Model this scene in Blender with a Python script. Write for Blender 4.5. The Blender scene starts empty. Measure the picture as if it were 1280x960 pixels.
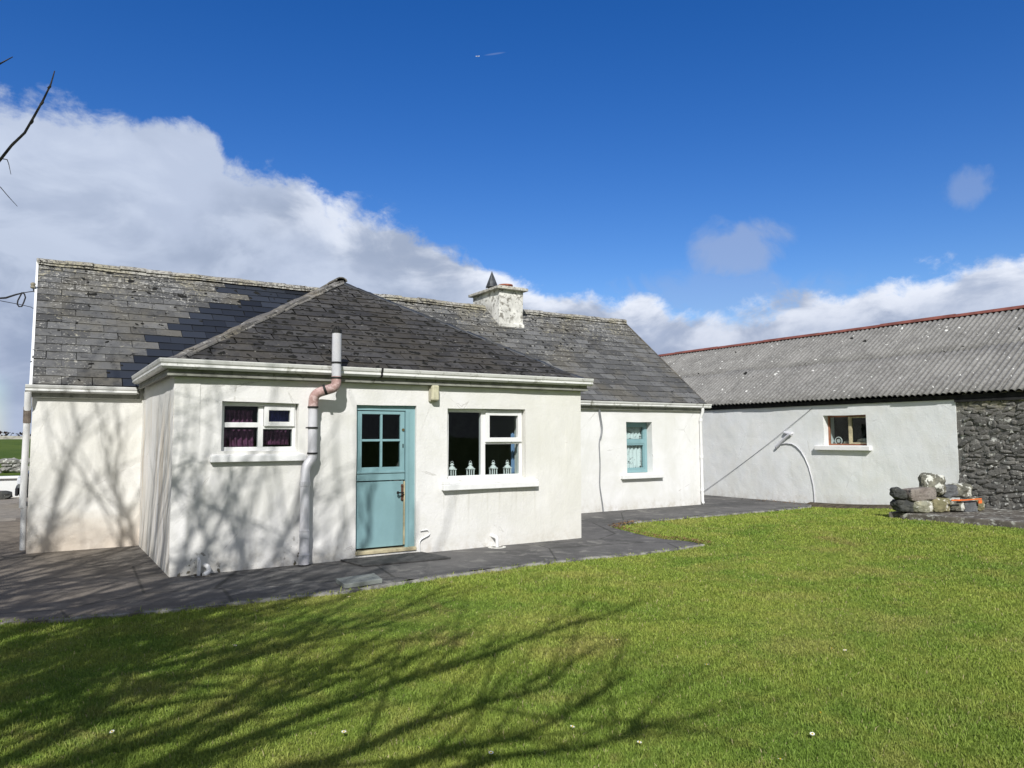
import bpy, math, random
import numpy as np
from mathutils import Vector, Matrix, noise

random.seed(7); rng = np.random.default_rng(7)
scene = bpy.context.scene
COL = scene.collection
R = math.radians

# ------------------------------------------------------------------ measurements (metres); X along the cottage front, Y away from it
EXL, EXD = 5.84, 2.97            # extension length and depth
MU0, MU1 = -1.375, 11.68         # main house ends
RIDGE_V, RIDGE_Z = 5.676, 4.554
BACK_V = 8.38
BU = 13.81                       # barn front wall plane
CAM = Vector((-1.305, -9.253, 1.55))
FWD = Vector((0.5366, 0.8439, 0)); RGT = Vector((0.8439, -0.5366, 0))

# ------------------------------------------------------------------ material helpers
class NT:
    def __init__(s, mat):
        s.m = mat; s.t = mat.node_tree; s.n = s.t.nodes; s.l = s.t.links
    def node(s, typ, **kw):
        n = s.n.new(typ)
        for k, v in kw.items():
            if k == 'inp':
                for a, b in v.items():
                    if hasattr(b, 'is_output') or isinstance(b, bpy.types.NodeSocket): s.l.new(b, n.inputs[a])
                    else: n.inputs[a].default_value = b
            else: setattr(n, k, v)
        return n
    def math(s, op, a, b=None, c=None, clamp=False):
        n = s.n.new('ShaderNodeMath'); n.operation = op; n.use_clamp = clamp
        for i, x in enumerate((a, b, c)):
            if x is None: continue
            if isinstance(x, bpy.types.NodeSocket): s.l.new(x, n.inputs[i])
            else: n.inputs[i].default_value = x
        return n.outputs[0]
    def mix(s, f, a, b, typ='MIX'):
        n = s.n.new('ShaderNodeMix'); n.data_type = 'RGBA'; n.blend_type = typ
        for i, x in ((0, f), (6, a), (7, b)):
            if isinstance(x, bpy.types.NodeSocket): s.l.new(x, n.inputs[i])
            elif i == 0: n.inputs[0].default_value = x
            else: n.inputs[i].default_value = (*x, 1) if len(x) == 3 else x
        return n.outputs[2]
    def noise(s, vec, scale, detail=4, rough=.55, dist=0, out=0):
        n = s.node('ShaderNodeTexNoise', inp={'Scale': scale, 'Detail': detail, 'Roughness': rough, 'Distortion': dist})
        if vec is not None: s.l.new(vec, n.inputs['Vector'])
        return n.outputs[out]
    def ramp(s, f, lo, hi, smooth=True):
        n = s.n.new('ShaderNodeMapRange'); n.interpolation_type = 'SMOOTHSTEP' if smooth else 'LINEAR'
        s.l.new(f, n.inputs[0]); n.inputs[1].default_value = lo; n.inputs[2].default_value = hi
        return n.outputs[0]
    def scale(s, vec, v, loc=(0, 0, 0)):
        n = s.node('ShaderNodeMapping'); s.l.new(vec, n.inputs[0]); n.inputs['Scale'].default_value = v; n.inputs['Location'].default_value = loc
        return n.outputs[0]
    def pos(s): return s.node('ShaderNodeNewGeometry').outputs['Position']
    def obj(s): return s.node('ShaderNodeTexCoord').outputs['Object']
    def sep(s, v):
        n = s.node('ShaderNodeSeparateXYZ'); s.l.new(v, n.inputs[0]); return n.outputs
    def bump(s, h, strength=.5, dist=.01, prev=None):
        n = s.node('ShaderNodeBump', inp={'Strength': strength, 'Distance': dist}); s.l.new(h, n.inputs['Height'])
        if prev is not None: s.l.new(prev, n.inputs['Normal'])
        return n.outputs[0]

def mat(name, base=(.5, .5, .5), rough=.7, spec=.3, metal=0):
    m = bpy.data.materials.new(name); m.use_nodes = True
    b = m.node_tree.nodes['Principled BSDF']
    b.inputs['Base Color'].default_value = (*base, 1); b.inputs['Roughness'].default_value = rough
    b.inputs['Specular IOR Level'].default_value = spec; b.inputs['Metallic'].default_value = metal
    return m, NT(m), b

def setc(t, b, c=None, n=None, r=None):
    if c is not None: t.l.new(c, b.inputs['Base Color'])
    if n is not None: t.l.new(n, b.inputs['Normal'])
    if r is not None: t.l.new(r, b.inputs['Roughness'])

M = {}
def simple(name, base, rough=.6, spec=.3, metal=0, var=.15, sc=6., bump=.0, dirt=None):
    m, t, b = mat(name, base, rough, spec, metal)
    o = t.obj()
    n1 = t.noise(o, sc, 6, .6)
    dark = tuple(x * (1 - var) for x in base); light = tuple(min(1, x * (1 + var)) for x in base)
    c = t.mix(t.ramp(n1, .3, .7), dark, light)
    if dirt:
        n2 = t.noise(o, sc * 2.3, 8, .7, .4)
        c = t.mix(t.math('MULTIPLY', t.ramp(n2, dirt[1], dirt[1] + .12), dirt[2]), c, dirt[0])
    nn = t.bump(t.noise(o, sc * 8, 4, .6), bump, .005) if bump else None
    setc(t, b, c, nn); M[name] = m; return m

def wall_mat(name, base, kind):
    m, t, b = mat(name, base, .85, .2)
    p = t.pos(); x, y, z = t.sep(p)
    big = t.noise(p, 1.3, 5, .6, .5); mid = t.noise(t.scale(p, (1, 1, .6), (3, 1, 7)), 4.5, 6, .65, .3); fine = t.noise(p, 38, 4, .6)
    c = t.mix(t.ramp(big, .35, .68), tuple(q * f for q, f in zip(base, (.90, .90, .865))), base)
    c = t.mix(t.math('MULTIPLY', t.ramp(mid, .5, .7), .45), c, tuple(q * f for q, f in zip(base, (.88, .885, .86))))
    # thin rain streaks, stretched in z
    st = t.noise(t.scale(p, (9, 9, .55)), 1.0, 4, .6, .1)
    c = t.mix(t.math('MULTIPLY', t.ramp(st, .56, .8), .30), c, (base[0] * .72, base[1] * .71, base[2] * .62))
    # splash dirt near the foot of the wall
    foot = t.math('MULTIPLY', t.ramp(t.math('ADD', z, t.math('MULTIPLY', mid, .5)), .55, .2), .55)
    foot = t.math('MULTIPLY', foot, t.ramp(t.noise(p, 7, 6, .7), .35, .7))
    c = t.mix(foot, c, (.42, .37, .29))
    # hairline cracks and drip stains
    vc = t.node('ShaderNodeTexVoronoi', feature='DISTANCE_TO_EDGE', inp={'Scale': .8}); t.l.new(p, vc.inputs['Vector'])
    cr = t.math('ADD', vc.outputs['Distance'], t.math('MULTIPLY', t.math('SUBTRACT', mid, .5), .09))
    c = t.mix(t.math('MULTIPLY', t.math('MULTIPLY', t.ramp(t.math('ABSOLUTE', cr), .006, .001), t.ramp(big, .5, .6)), .45), c, (.35, .33, .29))
    if kind == 'ext':
        dz_ = t.math('MULTIPLY', t.ramp(z, .25, .80), t.ramp(z, .84, .82))
        dx_ = t.math('MULTIPLY', t.ramp(x, 3.40, 3.46), t.ramp(x, 5.02, 4.96))
        dn = t.noise(t.scale(p, (16, 16, .4), (1, 5, 0)), 1.0, 4, .6, .1)
        c = t.mix(t.math('MULTIPLY', t.math('MULTIPLY', t.math('MULTIPLY', dz_, dx_), t.ramp(dn, .50, .70)), .45), c, (.47, .45, .38))
        # algae streaks on the gable side of the extension, hidden from the rain by the eaves
        side = t.ramp(x, .012, -.012, False)
        ss = t.noise(t.scale(p, (5, 11, .35), (0, 2, 0)), 1.0, 5, .62, .25)
        c = t.mix(t.math('MULTIPLY', t.math('MULTIPLY', side, t.ramp(ss, .40, .62)), t.math('MULTIPLY', t.ramp(z, 2.3, 1.7), .75)), c, (.60, .47, .31))
        dots = t.noise(p, 16, 3, .5)
        near = t.ramp(t.math('ADD', t.math('ABSOLUTE', t.math('SUBTRACT', x, .33)), t.math('MULTIPLY', z, 1.2)), .42, .2)
        near2 = t.ramp(t.math('ADD', t.math('ABSOLUTE', t.math('SUBTRACT', x, 1.42)), t.math('MULTIPLY', z, .6)), .3, .1)
        c = t.mix(t.math('MULTIPLY', t.math('MAXIMUM', near, near2), t.ramp(dots, .58, .64)), c, (.14, .125, .09))
        # warm tone of old limewash at the right, rust below the window corner
        c = t.mix(t.math('MULTIPLY', t.ramp(x, 3.6, 5.6), .35), c, (.70, .68, .585))
    if kind == 'main':
        left = t.ramp(x, .5, -.1)
        pink = t.math('MULTIPLY', t.math('MULTIPLY', left, t.ramp(t.math('ADD', z, t.math('MULTIPLY', big, .9)), 1.15, .45)), .75)
        c = t.mix(pink, c, (.62, .47, .35))
        c = t.mix(t.math('MULTIPLY', left, .4), c, (.71, .69, .61))
    if kind == 'barn':
        c = t.mix(t.math('MULTIPLY', t.ramp(t.noise(p, 2.6, 5, .6, .6), .4, .62), .3), c, (.71, .745, .75))
    h = t.math('ADD', t.math('MULTIPLY', fine, .35), mid)
    n = t.bump(h, .55, .02)
    setc(t, b, c, n); M[name] = m

wall_mat('limewash_ext', (.785, .775, .76), 'ext')
wall_mat('limewash_main', (.80, .795, .785), 'main')
wall_mat('limewash_barn', (.80, .805, .80), 'barn')

def slate_mat(name, base, lich, old=True, ridge=False):
    m, t, b = mat(name, base, .75, .3)
    p = t.pos(); x, y, z = t.sep(p)
    at = t.node('ShaderNodeAttribute', attribute_name='tint').outputs
    tr, tg, tb = t.sep(at['Color'])
    c = t.mix(tr, tuple(q * .58 for q in base), tuple(q * 1.42 for q in base))
    if old:
        big = t.noise(p, 1.1, 4, .6, .4)
        c = t.mix(t.math('MULTIPLY', t.ramp(big, .45, .65), .5), c, (base[0] * 1.25, base[1] * 1.12, base[2] * .85))
        n = t.noise(p, 9, 8, .72, .3)
        c = t.mix(t.math('MULTIPLY', t.ramp(t.noise(p, 6, 7, .72, .5), .50, .64), .6), c, tuple(q * .45 for q in base))
        c = t.mix(t.math('MULTIPLY', t.ramp(n, .5, .7), .45), c, (base[0] * 1.9, base[1] * 1.85, base[2] * 1.6))
        # crust lichen: small pale dots and larger grey-yellow patches
        dots = t.noise(p, 15, 3, .55); d2 = t.noise(p, 34, 2, .5); field = t.noise(p, .9, 3, .6)
        up = t.math('MULTIPLY', t.math('ADD', tb, t.math('MULTIPLY', t.math('SUBTRACT', field, .5), 1.5)), 1.0, clamp=True)
        th = t.math('SUBTRACT', .72 if not ridge else .66, t.math('MULTIPLY', up, lich))
        l1 = t.math('MULTIPLY', t.math('SUBTRACT', dots, th), 16, clamp=True)
        l2 = t.math('MULTIPLY', t.math('SUBTRACT', d2, t.math('ADD', th, .03)), 16, clamp=True)
        c = t.mix(t.math('MULTIPLY', t.math('MAXIMUM', l1, l2), .85), c, t.mix(t.ramp(t.noise(p, 2.3, 2, .5), .45, .6), (.42, .41, .37), (.36, .335, .25)))
        # mossy black blotches, also painted in for dark notches in the slates
        mo = t.noise(t.scale(p, (1, 1, 1), (5, 9, 2)), 11, 4, .6, .6)
        c = t.mix(t.ramp(mo, .63 if not ridge else .58, .67), c, (.012, .012, .010))
        nn = t.bump(t.math('ADD', n, t.math('MULTIPLY', l1, .6)), .7, .01)
    else:
        n = t.noise(t.scale(p, (1, 3, 3)), 14, 5, .6); nn = t.bump(n, .25, .004)
        b.inputs['Roughness'].default_value = .5
    setc(t, b, c, nn); M[name] = m

slate_mat('slate_old', (.108, .108, .106), .17)
slate_mat('slate_ext', (.052, .050, .048), .16)
slate_mat('slate_new', (.024, .028, .036), 0, False)
slate_mat('ridge_tile', (.17, .16, .145), .20, True, True)
simple('notch_black', (.010, .010, .008), .95)  # black of the blobs that stand in for dark gaps between slates
simple('underlay', (.012, .012, .012), .9)

# corrugated fibre cement
m, t, b = mat('fibre_cement', (.2, .2, .2), .85, .2)
p = t.pos(); n1 = t.noise(p, 1.6, 6, .65, .5); n2 = t.noise(p, 14, 6, .7); n3 = t.noise(p, 9, 2, .4); n4 = t.noise(p, 4.3, 2, .4)
c = t.mix(t.ramp(n1, .35, .7), (.18, .175, .165), (.265, .258, .242))
c = t.mix(t.math('MULTIPLY', t.ramp(n2, .45, .62), .6), c, (.32, .315, .30))
c = t.mix(t.math('MULTIPLY', t.ramp(t.noise(p, 22, 5, .7), .52, .64), .55), c, (.075, .07, .062))
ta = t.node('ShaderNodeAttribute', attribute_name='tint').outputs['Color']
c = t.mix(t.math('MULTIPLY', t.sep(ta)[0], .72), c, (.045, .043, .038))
c = t.mix(t.ramp(n3, .71, .73), c, (.6, .6, .57)); c = t.mix(t.ramp(n4, .745, .76), c, (.012, .012, .010))
setc(t, b, c, t.bump(n2, .5, .008)); M['fibre_cement'] = m

# rubble stone
m, t, b = mat('rubble', (.06, .06, .06), .9, .2)
p = t.pos(); n1 = t.noise(p, 5, 6, .6, .5); n2 = t.noise(p, 26, 5, .7); n3 = t.noise(p, 12, 3, .5, .3)
ta = t.sep(t.node('ShaderNodeAttribute', attribute_name='tint').outputs['Color'])
c = t.mix(ta[0], (.085, .082, .075), (.22, .21, .19)); c = t.mix(t.math('MULTIPLY', t.ramp(n1, .4, .65), .6), c, (.10, .10, .092))
c = t.mix(t.math('MULTIPLY', t.ramp(n2, .45, .7), .5), c, (.22, .215, .20))
c = t.mix(t.ramp(n3, .61, .66), c, (.50, .50, .46)); c = t.mix(t.ramp(t.noise(p, 30, 3, .6), .66, .70), c, (.5, .5, .47))
z = t.sep(p)[2]
c = t.mix(t.math('MULTIPLY', t.ramp(z, 1.9, 2.25), t.ramp(n1, .45, .6)), c, (.36, .33, .24))
setc(t, b, c, t.bump(n2, .8, .02)); M['rubble'] = m

def stone_mat(name, c0, c1, lichen, amt):
    m, t, b = mat(name, c0, .9, .2); o = t.obj()
    n1 = t.noise(o, 6, 6, .65); n2 = t.noise(o, 22, 5, .7); n3 = t.noise(o, 8, 4, .55, .4)
    c = t.mix(t.ramp(n1, .35, .65), c0, c1); c = t.mix(t.math('MULTIPLY', t.ramp(n2, .5, .65), .5), c, tuple(q * .45 for q in c0))
    c = t.mix(t.ramp(n3, .62 - amt, .68 - amt), c, lichen)
    setc(t, b, c, t.bump(n2, .8, .02)); M[name] = m
stone_mat('stone_dark', (.05, .052, .05), (.09, .09, .08), (.40, .40, .34), -.02)
stone_mat('stone_pale', (.26, .26, .20), (.40, .38, .27), (.62, .61, .56), .06)
stone_mat('stone_pink', (.20, .17, .15), (.28, .25, .22), (.35, .33, .28), -.05)
stone_mat('stone_spot', (.11, .11, .09), (.24, .23, .18), (.60, .60, .54), .08)
stone_mat('stone_olive', (.17, .16, .09), (.27, .24, .14), (.62, .60, .52), .03)
stone_mat('stone_block', (.10, .105, .11), (.17, .175, .18), (.35, .35, .33), -.1)
stone_mat('stone_field', (.16, .16, .15), (.34, .33, .30), (.60, .60, .56), .05)

# paving
def paving(name, a, bcol, brown):
    m, t, b = mat(name, a, .9, .2); p = t.pos(); x, y, z = t.sep(p)
    n1 = t.noise(p, .9, 6, .6, .6); n2 = t.noise(p, 5, 7, .68, .3); n3 = t.noise(p, 60, 3, .6); n4 = t.noise(p, 2.2, 5, .6, .8)
    c = t.mix(t.ramp(n1, .35, .65), a, bcol); c = t.mix(t.math('MULTIPLY', t.ramp(n2, .45, .7), .5), c, tuple(q * 1.5 for q in bcol))
    c = t.mix(t.math('MULTIPLY', t.ramp(n4, .56, .64), .55), c, (.27, .26, .235))
    c = t.mix(t.math('MULTIPLY', t.ramp(x, .7, -1.0), .75), c, t.mix(t.ramp(n2, .35, .7), brown, tuple(q * 1.5 for q in brown)))
    c = t.mix(t.math('MULTIPLY', t.ramp(n3, .5, .75), .5), c, (.05, .05, .05))
    # cracks
    v = t.node('ShaderNodeTexVoronoi', feature='DISTANCE_TO_EDGE', inp={'Scale': .55}); t.l.new(t.scale(p, (1, 1, 1), (.7, .2, 0)), v.inputs['Vector'])
    vn = t.math('ADD', v.outputs['Distance'], t.math('MULTIPLY', n2, .02))
    c = t.mix(t.math('MULTIPLY', t.ramp(vn, .022, .012), .6), c, (.03, .03, .025))
    ta = t.sep(t.node('ShaderNodeAttribute', attribute_name='tint').outputs['Color'])[0]
    c = t.mix(t.math('MULTIPLY', ta, t.ramp(n2, .40, .6)), c, (.36, .35, .31))
    h = t.math('ADD', n3, t.math('MULTIPLY', n2, 1.5))
    setc(t, b, c, t.bump(h, .5, .012)); M[name] = m
paving('tarmac', (.085, .083, .080), (.135, .13, .124), (.155, .13, .102))
paving('yard_concrete', (.20, .18, .15), (.26, .235, .20), (.22, .195, .16))

# grass and soil
def lawn_col(t):
    p = t.pos(); x, y, z = t.sep(p)
    n1 = t.noise(p, .55, 5, .6, .5); n2 = t.noise(p, 2.2, 5, .65, .4); n3 = t.noise(t.scale(p, (1, 1, 1), (4, 4, 0)), 1.0, 5, .7, .8)
    c = t.mix(t.ramp(n1, .35, .65), (.285, .43, .070), (.45, .55, .10))
    c = t.mix(t.math('MULTIPLY', t.ramp(n2, .42, .7), .6), c, (.54, .56, .13))
    c = t.mix(t.math('MULTIPLY', t.ramp(t.noise(p, 5.5, 5, .7, .6), .52, .68), .55), c, (.20, .31, .045))
    c = t.mix(t.math('MULTIPLY', t.ramp(t.noise(t.scale(p, (1, 1, 1), (7, 1, 0)), .8, 5, .65, .4), .50, .66), .5), c, (.60, .56, .17))
    c = t.mix(t.math('MULTIPLY', t.ramp(n3, .58, .72), .65), c, (.55, .47, .17))
    return c, p
m, t, b = mat('grass_blade', (.1, .15, .02), .6, .25); c, p = lawn_col(t)
ta = t.sep(t.node('ShaderNodeAttribute', attribute_name='tint').outputs['Color'])
c = t.mix(ta[0], t.mix(.5, c, (.02, .045, .004), 'MULTIPLY'), c)
c = t.mix(.80, t.mix(1, c, (.5, .5, .5), 'MULTIPLY'), c)
c = t.mix(t.ramp(ta[1], .98, .985), c, (.48, .42, .22))
tr = t.node('ShaderNodeBsdfTranslucent'); t.l.new(c, tr.inputs[0])
mx = t.node('ShaderNodeMixShader'); mx.inputs[0].default_value = .3
t.l.new(c, b.inputs['Base Color']); t.l.new(b.outputs[0], mx.inputs[1]); t.l.new(tr.outputs[0], mx.inputs[2])
t.l.new(mx.outputs[0], t.n['Material Output'].inputs[0]); M['grass_blade'] = m
m, t, b = mat('turf', (.1, .15, .02), .95, .1); c, p = lawn_col(t)
f = t.noise(p, 70, 4, .7); g = t.noise(p, 14, 5, .7)
c = t.mix(t.ramp(f, .35, .7), t.mix(1, c, (.55, .57, .55), 'MULTIPLY'), t.mix(1, c, (.95, .95, .95), 'MULTIPLY'))
c = t.mix(t.math('MULTIPLY', t.ramp(g, .5, .7), .35), c, (.07, .07, .02))
setc(t, b, c, t.bump(t.math('ADD', f, g), 1, .05)); M['turf'] = m
m, t, b = mat('field_grass', (.06, .1, .015), .95, .1); p = t.pos()
n = t.noise(t.scale(p, (1, .3, 1)), .35, 6, .65); n2 = t.noise(p, 3, 5, .7)
c = t.mix(t.ramp(n, .35, .65), (.055, .098, .014), (.088, .13, .022)); c = t.mix(t.math('MULTIPLY', t.ramp(n2, .4, .7), .4), c, (.10, .125, .035))
setc(t, b, c, t.bump(n2, .6, .1)); M['field_grass'] = m
simple('soil', (.085, .07, .05), .95, .1, var=.5, sc=9, bump=1)
simple('dead_leaf', (.20, .12, .055), .8, .2, var=.5, sc=4)

simple('pvc', (.80, .80, .79), .35, .45, var=.04, dirt=((.55, .53, .46), .6, .5))
simple('gutter_pvc', (.68, .68, .655), .4, .4, var=.08, sc=3, dirt=((.22, .22, .17), .54, .6))
simple('fascia_wood', (.26, .26, .23), .7, .3, var=.25, sc=4, dirt=((.06, .06, .045), .55, .8))
simple('verge_white', (.82, .82, .80), .6, .3, var=.05, dirt=((.4, .4, .35), .6, .5))
simple('pipe_grey', (.58, .58, .61), .35, .45, var=.08, sc=3, dirt=((.62, .60, .62), .5, .6))
simple('pipe_pink', (.42, .27, .25), .5, .35, var=.15, sc=7, dirt=((.66, .50, .48), .48, .8))
simple('stained_pvc', (.17, .14, .115), .7, .3, var=.3, sc=20)
simple('rubber_black', (.02, .02, .02), .6, .3)
simple('paint_teal', (.225, .375, .40), .45, .4, var=.07, sc=2.5, dirt=((.30, .46, .46), .62, .5))
simple('paint_teal_dark', (.10, .20, .215), .5, .3, var=.1)
simple('sill_white', (.80, .80, .79), .8, .25, var=.05, bump=.3, dirt=((.58, .55, .48), .6, .5))
simple('barn_sill', (.80, .79, .78), .8, .25, var=.05, bump=.3, dirt=((.58, .40, .32), .62, .5))
simple('rust_iron', (.12, .055, .035), .7, .4, .3, var=.4, sc=30)
simple('black_iron', (.02, .018, .018), .4, .5, .4)
simple('brass', (.35, .25, .12), .35, .5, .9)
simple('chimney_render', (.70, .69, .64), .9, .2, var=.2, sc=4, bump=.8, dirt=((.17, .155, .13), .50, .85))
simple('cap_stone', (.50, .48, .42), .9, .2, var=.3, sc=8, bump=.8, dirt=((.07, .07, .05), .5, .8))
simple('terracotta', (.30, .11, .07), .8, .2, var=.3, sc=12)
simple('dark_iron', (.06, .065, .07), .55, .5, .4, var=.4, sc=14)
simple('galvanised', (.20, .215, .23), .5, .5, .6, var=.3, sc=9)
simple('red_metal', (.20, .07, .05), .65, .3, var=.3, sc=3, dirt=((.22, .17, .15), .6, .6))
simple('dark_timber_shadow', (.022, .022, .022), .9, .2, var=.4, sc=7, bump=.5)  # near-black, beam and shadow under the barn eaves in one colour
simple('frame_wood', (.30, .13, .075), .7, .3, var=.3, sc=9, dirt=((.5, .42, .3), .6, .6))
simple('frame_wood_pale', (.48, .42, .27), .7, .3, var=.25, sc=9)
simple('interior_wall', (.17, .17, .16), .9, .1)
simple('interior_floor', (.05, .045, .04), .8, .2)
simple('curtain_purple', (.15, .048, .105), .6, .35, var=.5, sc=16)
simple('curtain_violet', (.07, .07, .26), .8, .2, var=.3)
simple('curtain_blue', (.20, .31, .50), .8, .2, var=.15)
simple('lantern_white', (.80, .80, .78), .5, .3, var=.03)
simple('lamp_diffuser', (.55, .52, .37), .4, .4, var=.15, sc=14)
simple('lamp_base', (.38, .36, .28), .6, .3)
simple('mat_rubber', (.065, .064, .062), .85, .25, var=.3, sc=8, bump=.8)
simple('flagstone', (.20, .215, .20), .85, .25, var=.25, sc=7, bump=.5)
simple('brick_red', (.30, .12, .075), .9, .2, var=.3, sc=14, bump=.5)
simple('plinth_concrete', (.105, .094, .08), .9, .2, var=.4, sc=4, bump=.8, dirt=((.45, .45, .41), .51, .85))
simple('orange_plastic', (.70, .16, .04), .45, .4, var=.15, sc=9)
simple('cable_black', (.015, .015, .017), .6, .3)
simple('cable_grey', (.24, .25, .26), .6, .3)
simple('bark', (.055, .05, .045), .9, .15, var=.4, sc=12, bump=.7)
simple('car_paint', (.018, .019, .022), .25, .5, var=.05)
simple('car_plastic', (.02, .02, .022), .6, .3)
simple('tyre', (.015, .015, .015), .85, .2)
simple('alloy', (.35, .35, .36), .35, .5, .8)
simple('lamp_lens', (.55, .57, .60), .15, .6)
simple('hedge_far', (.045, .032, .028), .95, .1, var=.5, sc=.8)
simple('wall_far', (.34, .33, .28), .95, .1, var=.4, sc=1.2)
simple('daisy', (.80, .80, .74), .7, .2)
simple('daisy_eye', (.6, .42, .04), .7, .2)
simple('plane_white', (.8, .8, .8), .5, .3)
simple('sack', (.48, .42, .32), .9, .1, var=.3, sc=12)
simple('white_enamel', (.6, .6, .57), .4, .4)
simple('insulator', (.30, .27, .20), .3, .5)

def glass_mat():
    m = bpy.data.materials.new('window_glass'); m.use_nodes = True; t = NT(m); t.n.clear()
    out = t.node('ShaderNodeOutputMaterial'); tr = t.node('ShaderNodeBsdfTransparent'); tr.inputs[0].default_value = (.86, .9, .9, 1)
    gl = t.node('ShaderNodeBsdfGlossy'); gl.inputs['Roughness'].default_value = .015
    g = t.node('ShaderNodeNewGeometry'); dt = t.node('ShaderNodeVectorMath', operation='DOT_PRODUCT'); t.l.new(g.outputs['Normal'], dt.inputs[0]); t.l.new(g.outputs['Incoming'], dt.inputs[1])
    fr = t.math('ADD', t.math('MULTIPLY', t.math('POWER', t.math('SUBTRACT', 1, t.math('ABSOLUTE', dt.outputs['Value'])), 5), .9), .014)
    t.l.new(t.bump(t.noise(t.pos(), 2.5, 2, .5), .05, .02), gl.inputs['Normal'])
    mx = t.node('ShaderNodeMixShader'); t.l.new(fr, mx.inputs[0]); t.l.new(tr.outputs[0], mx.inputs[1]); t.l.new(gl.outputs[0], mx.inputs[2])
    t.l.new(mx.outputs[0], out.inputs[0]); M['glass'] = m
glass_mat()
def lace_mat():
    m, t, b = mat('lace', (.80, .84, .83), .9, .1); o = t.obj()
    v = t.node('ShaderNodeTexVoronoi', feature='DISTANCE_TO_EDGE', inp={'Scale': 26.}); t.l.new(o, v.inputs['Vector'])
    a = t.math('MAXIMUM', t.ramp(v.outputs['Distance'], .20, .14), t.ramp(t.noise(o, 9, 3, .5), .42, .48))
    tr = t.node('ShaderNodeBsdfTransparent'); mx = t.node('ShaderNodeMixShader')
    t.l.new(a, mx.inputs[0]); t.l.new(tr.outputs[0], mx.inputs[1]); t.l.new(b.outputs[0], mx.inputs[2]); t.l.new(mx.outputs[0], t.n['Material Output'].inputs[0])
    M['lace'] = m
lace_mat()

# ------------------------------------------------------------------ mesh helpers
def origin(o):
    v = Vector((0, 0, 0))
    while o is not None: v += o.location; o = o.parent
    return v

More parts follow.
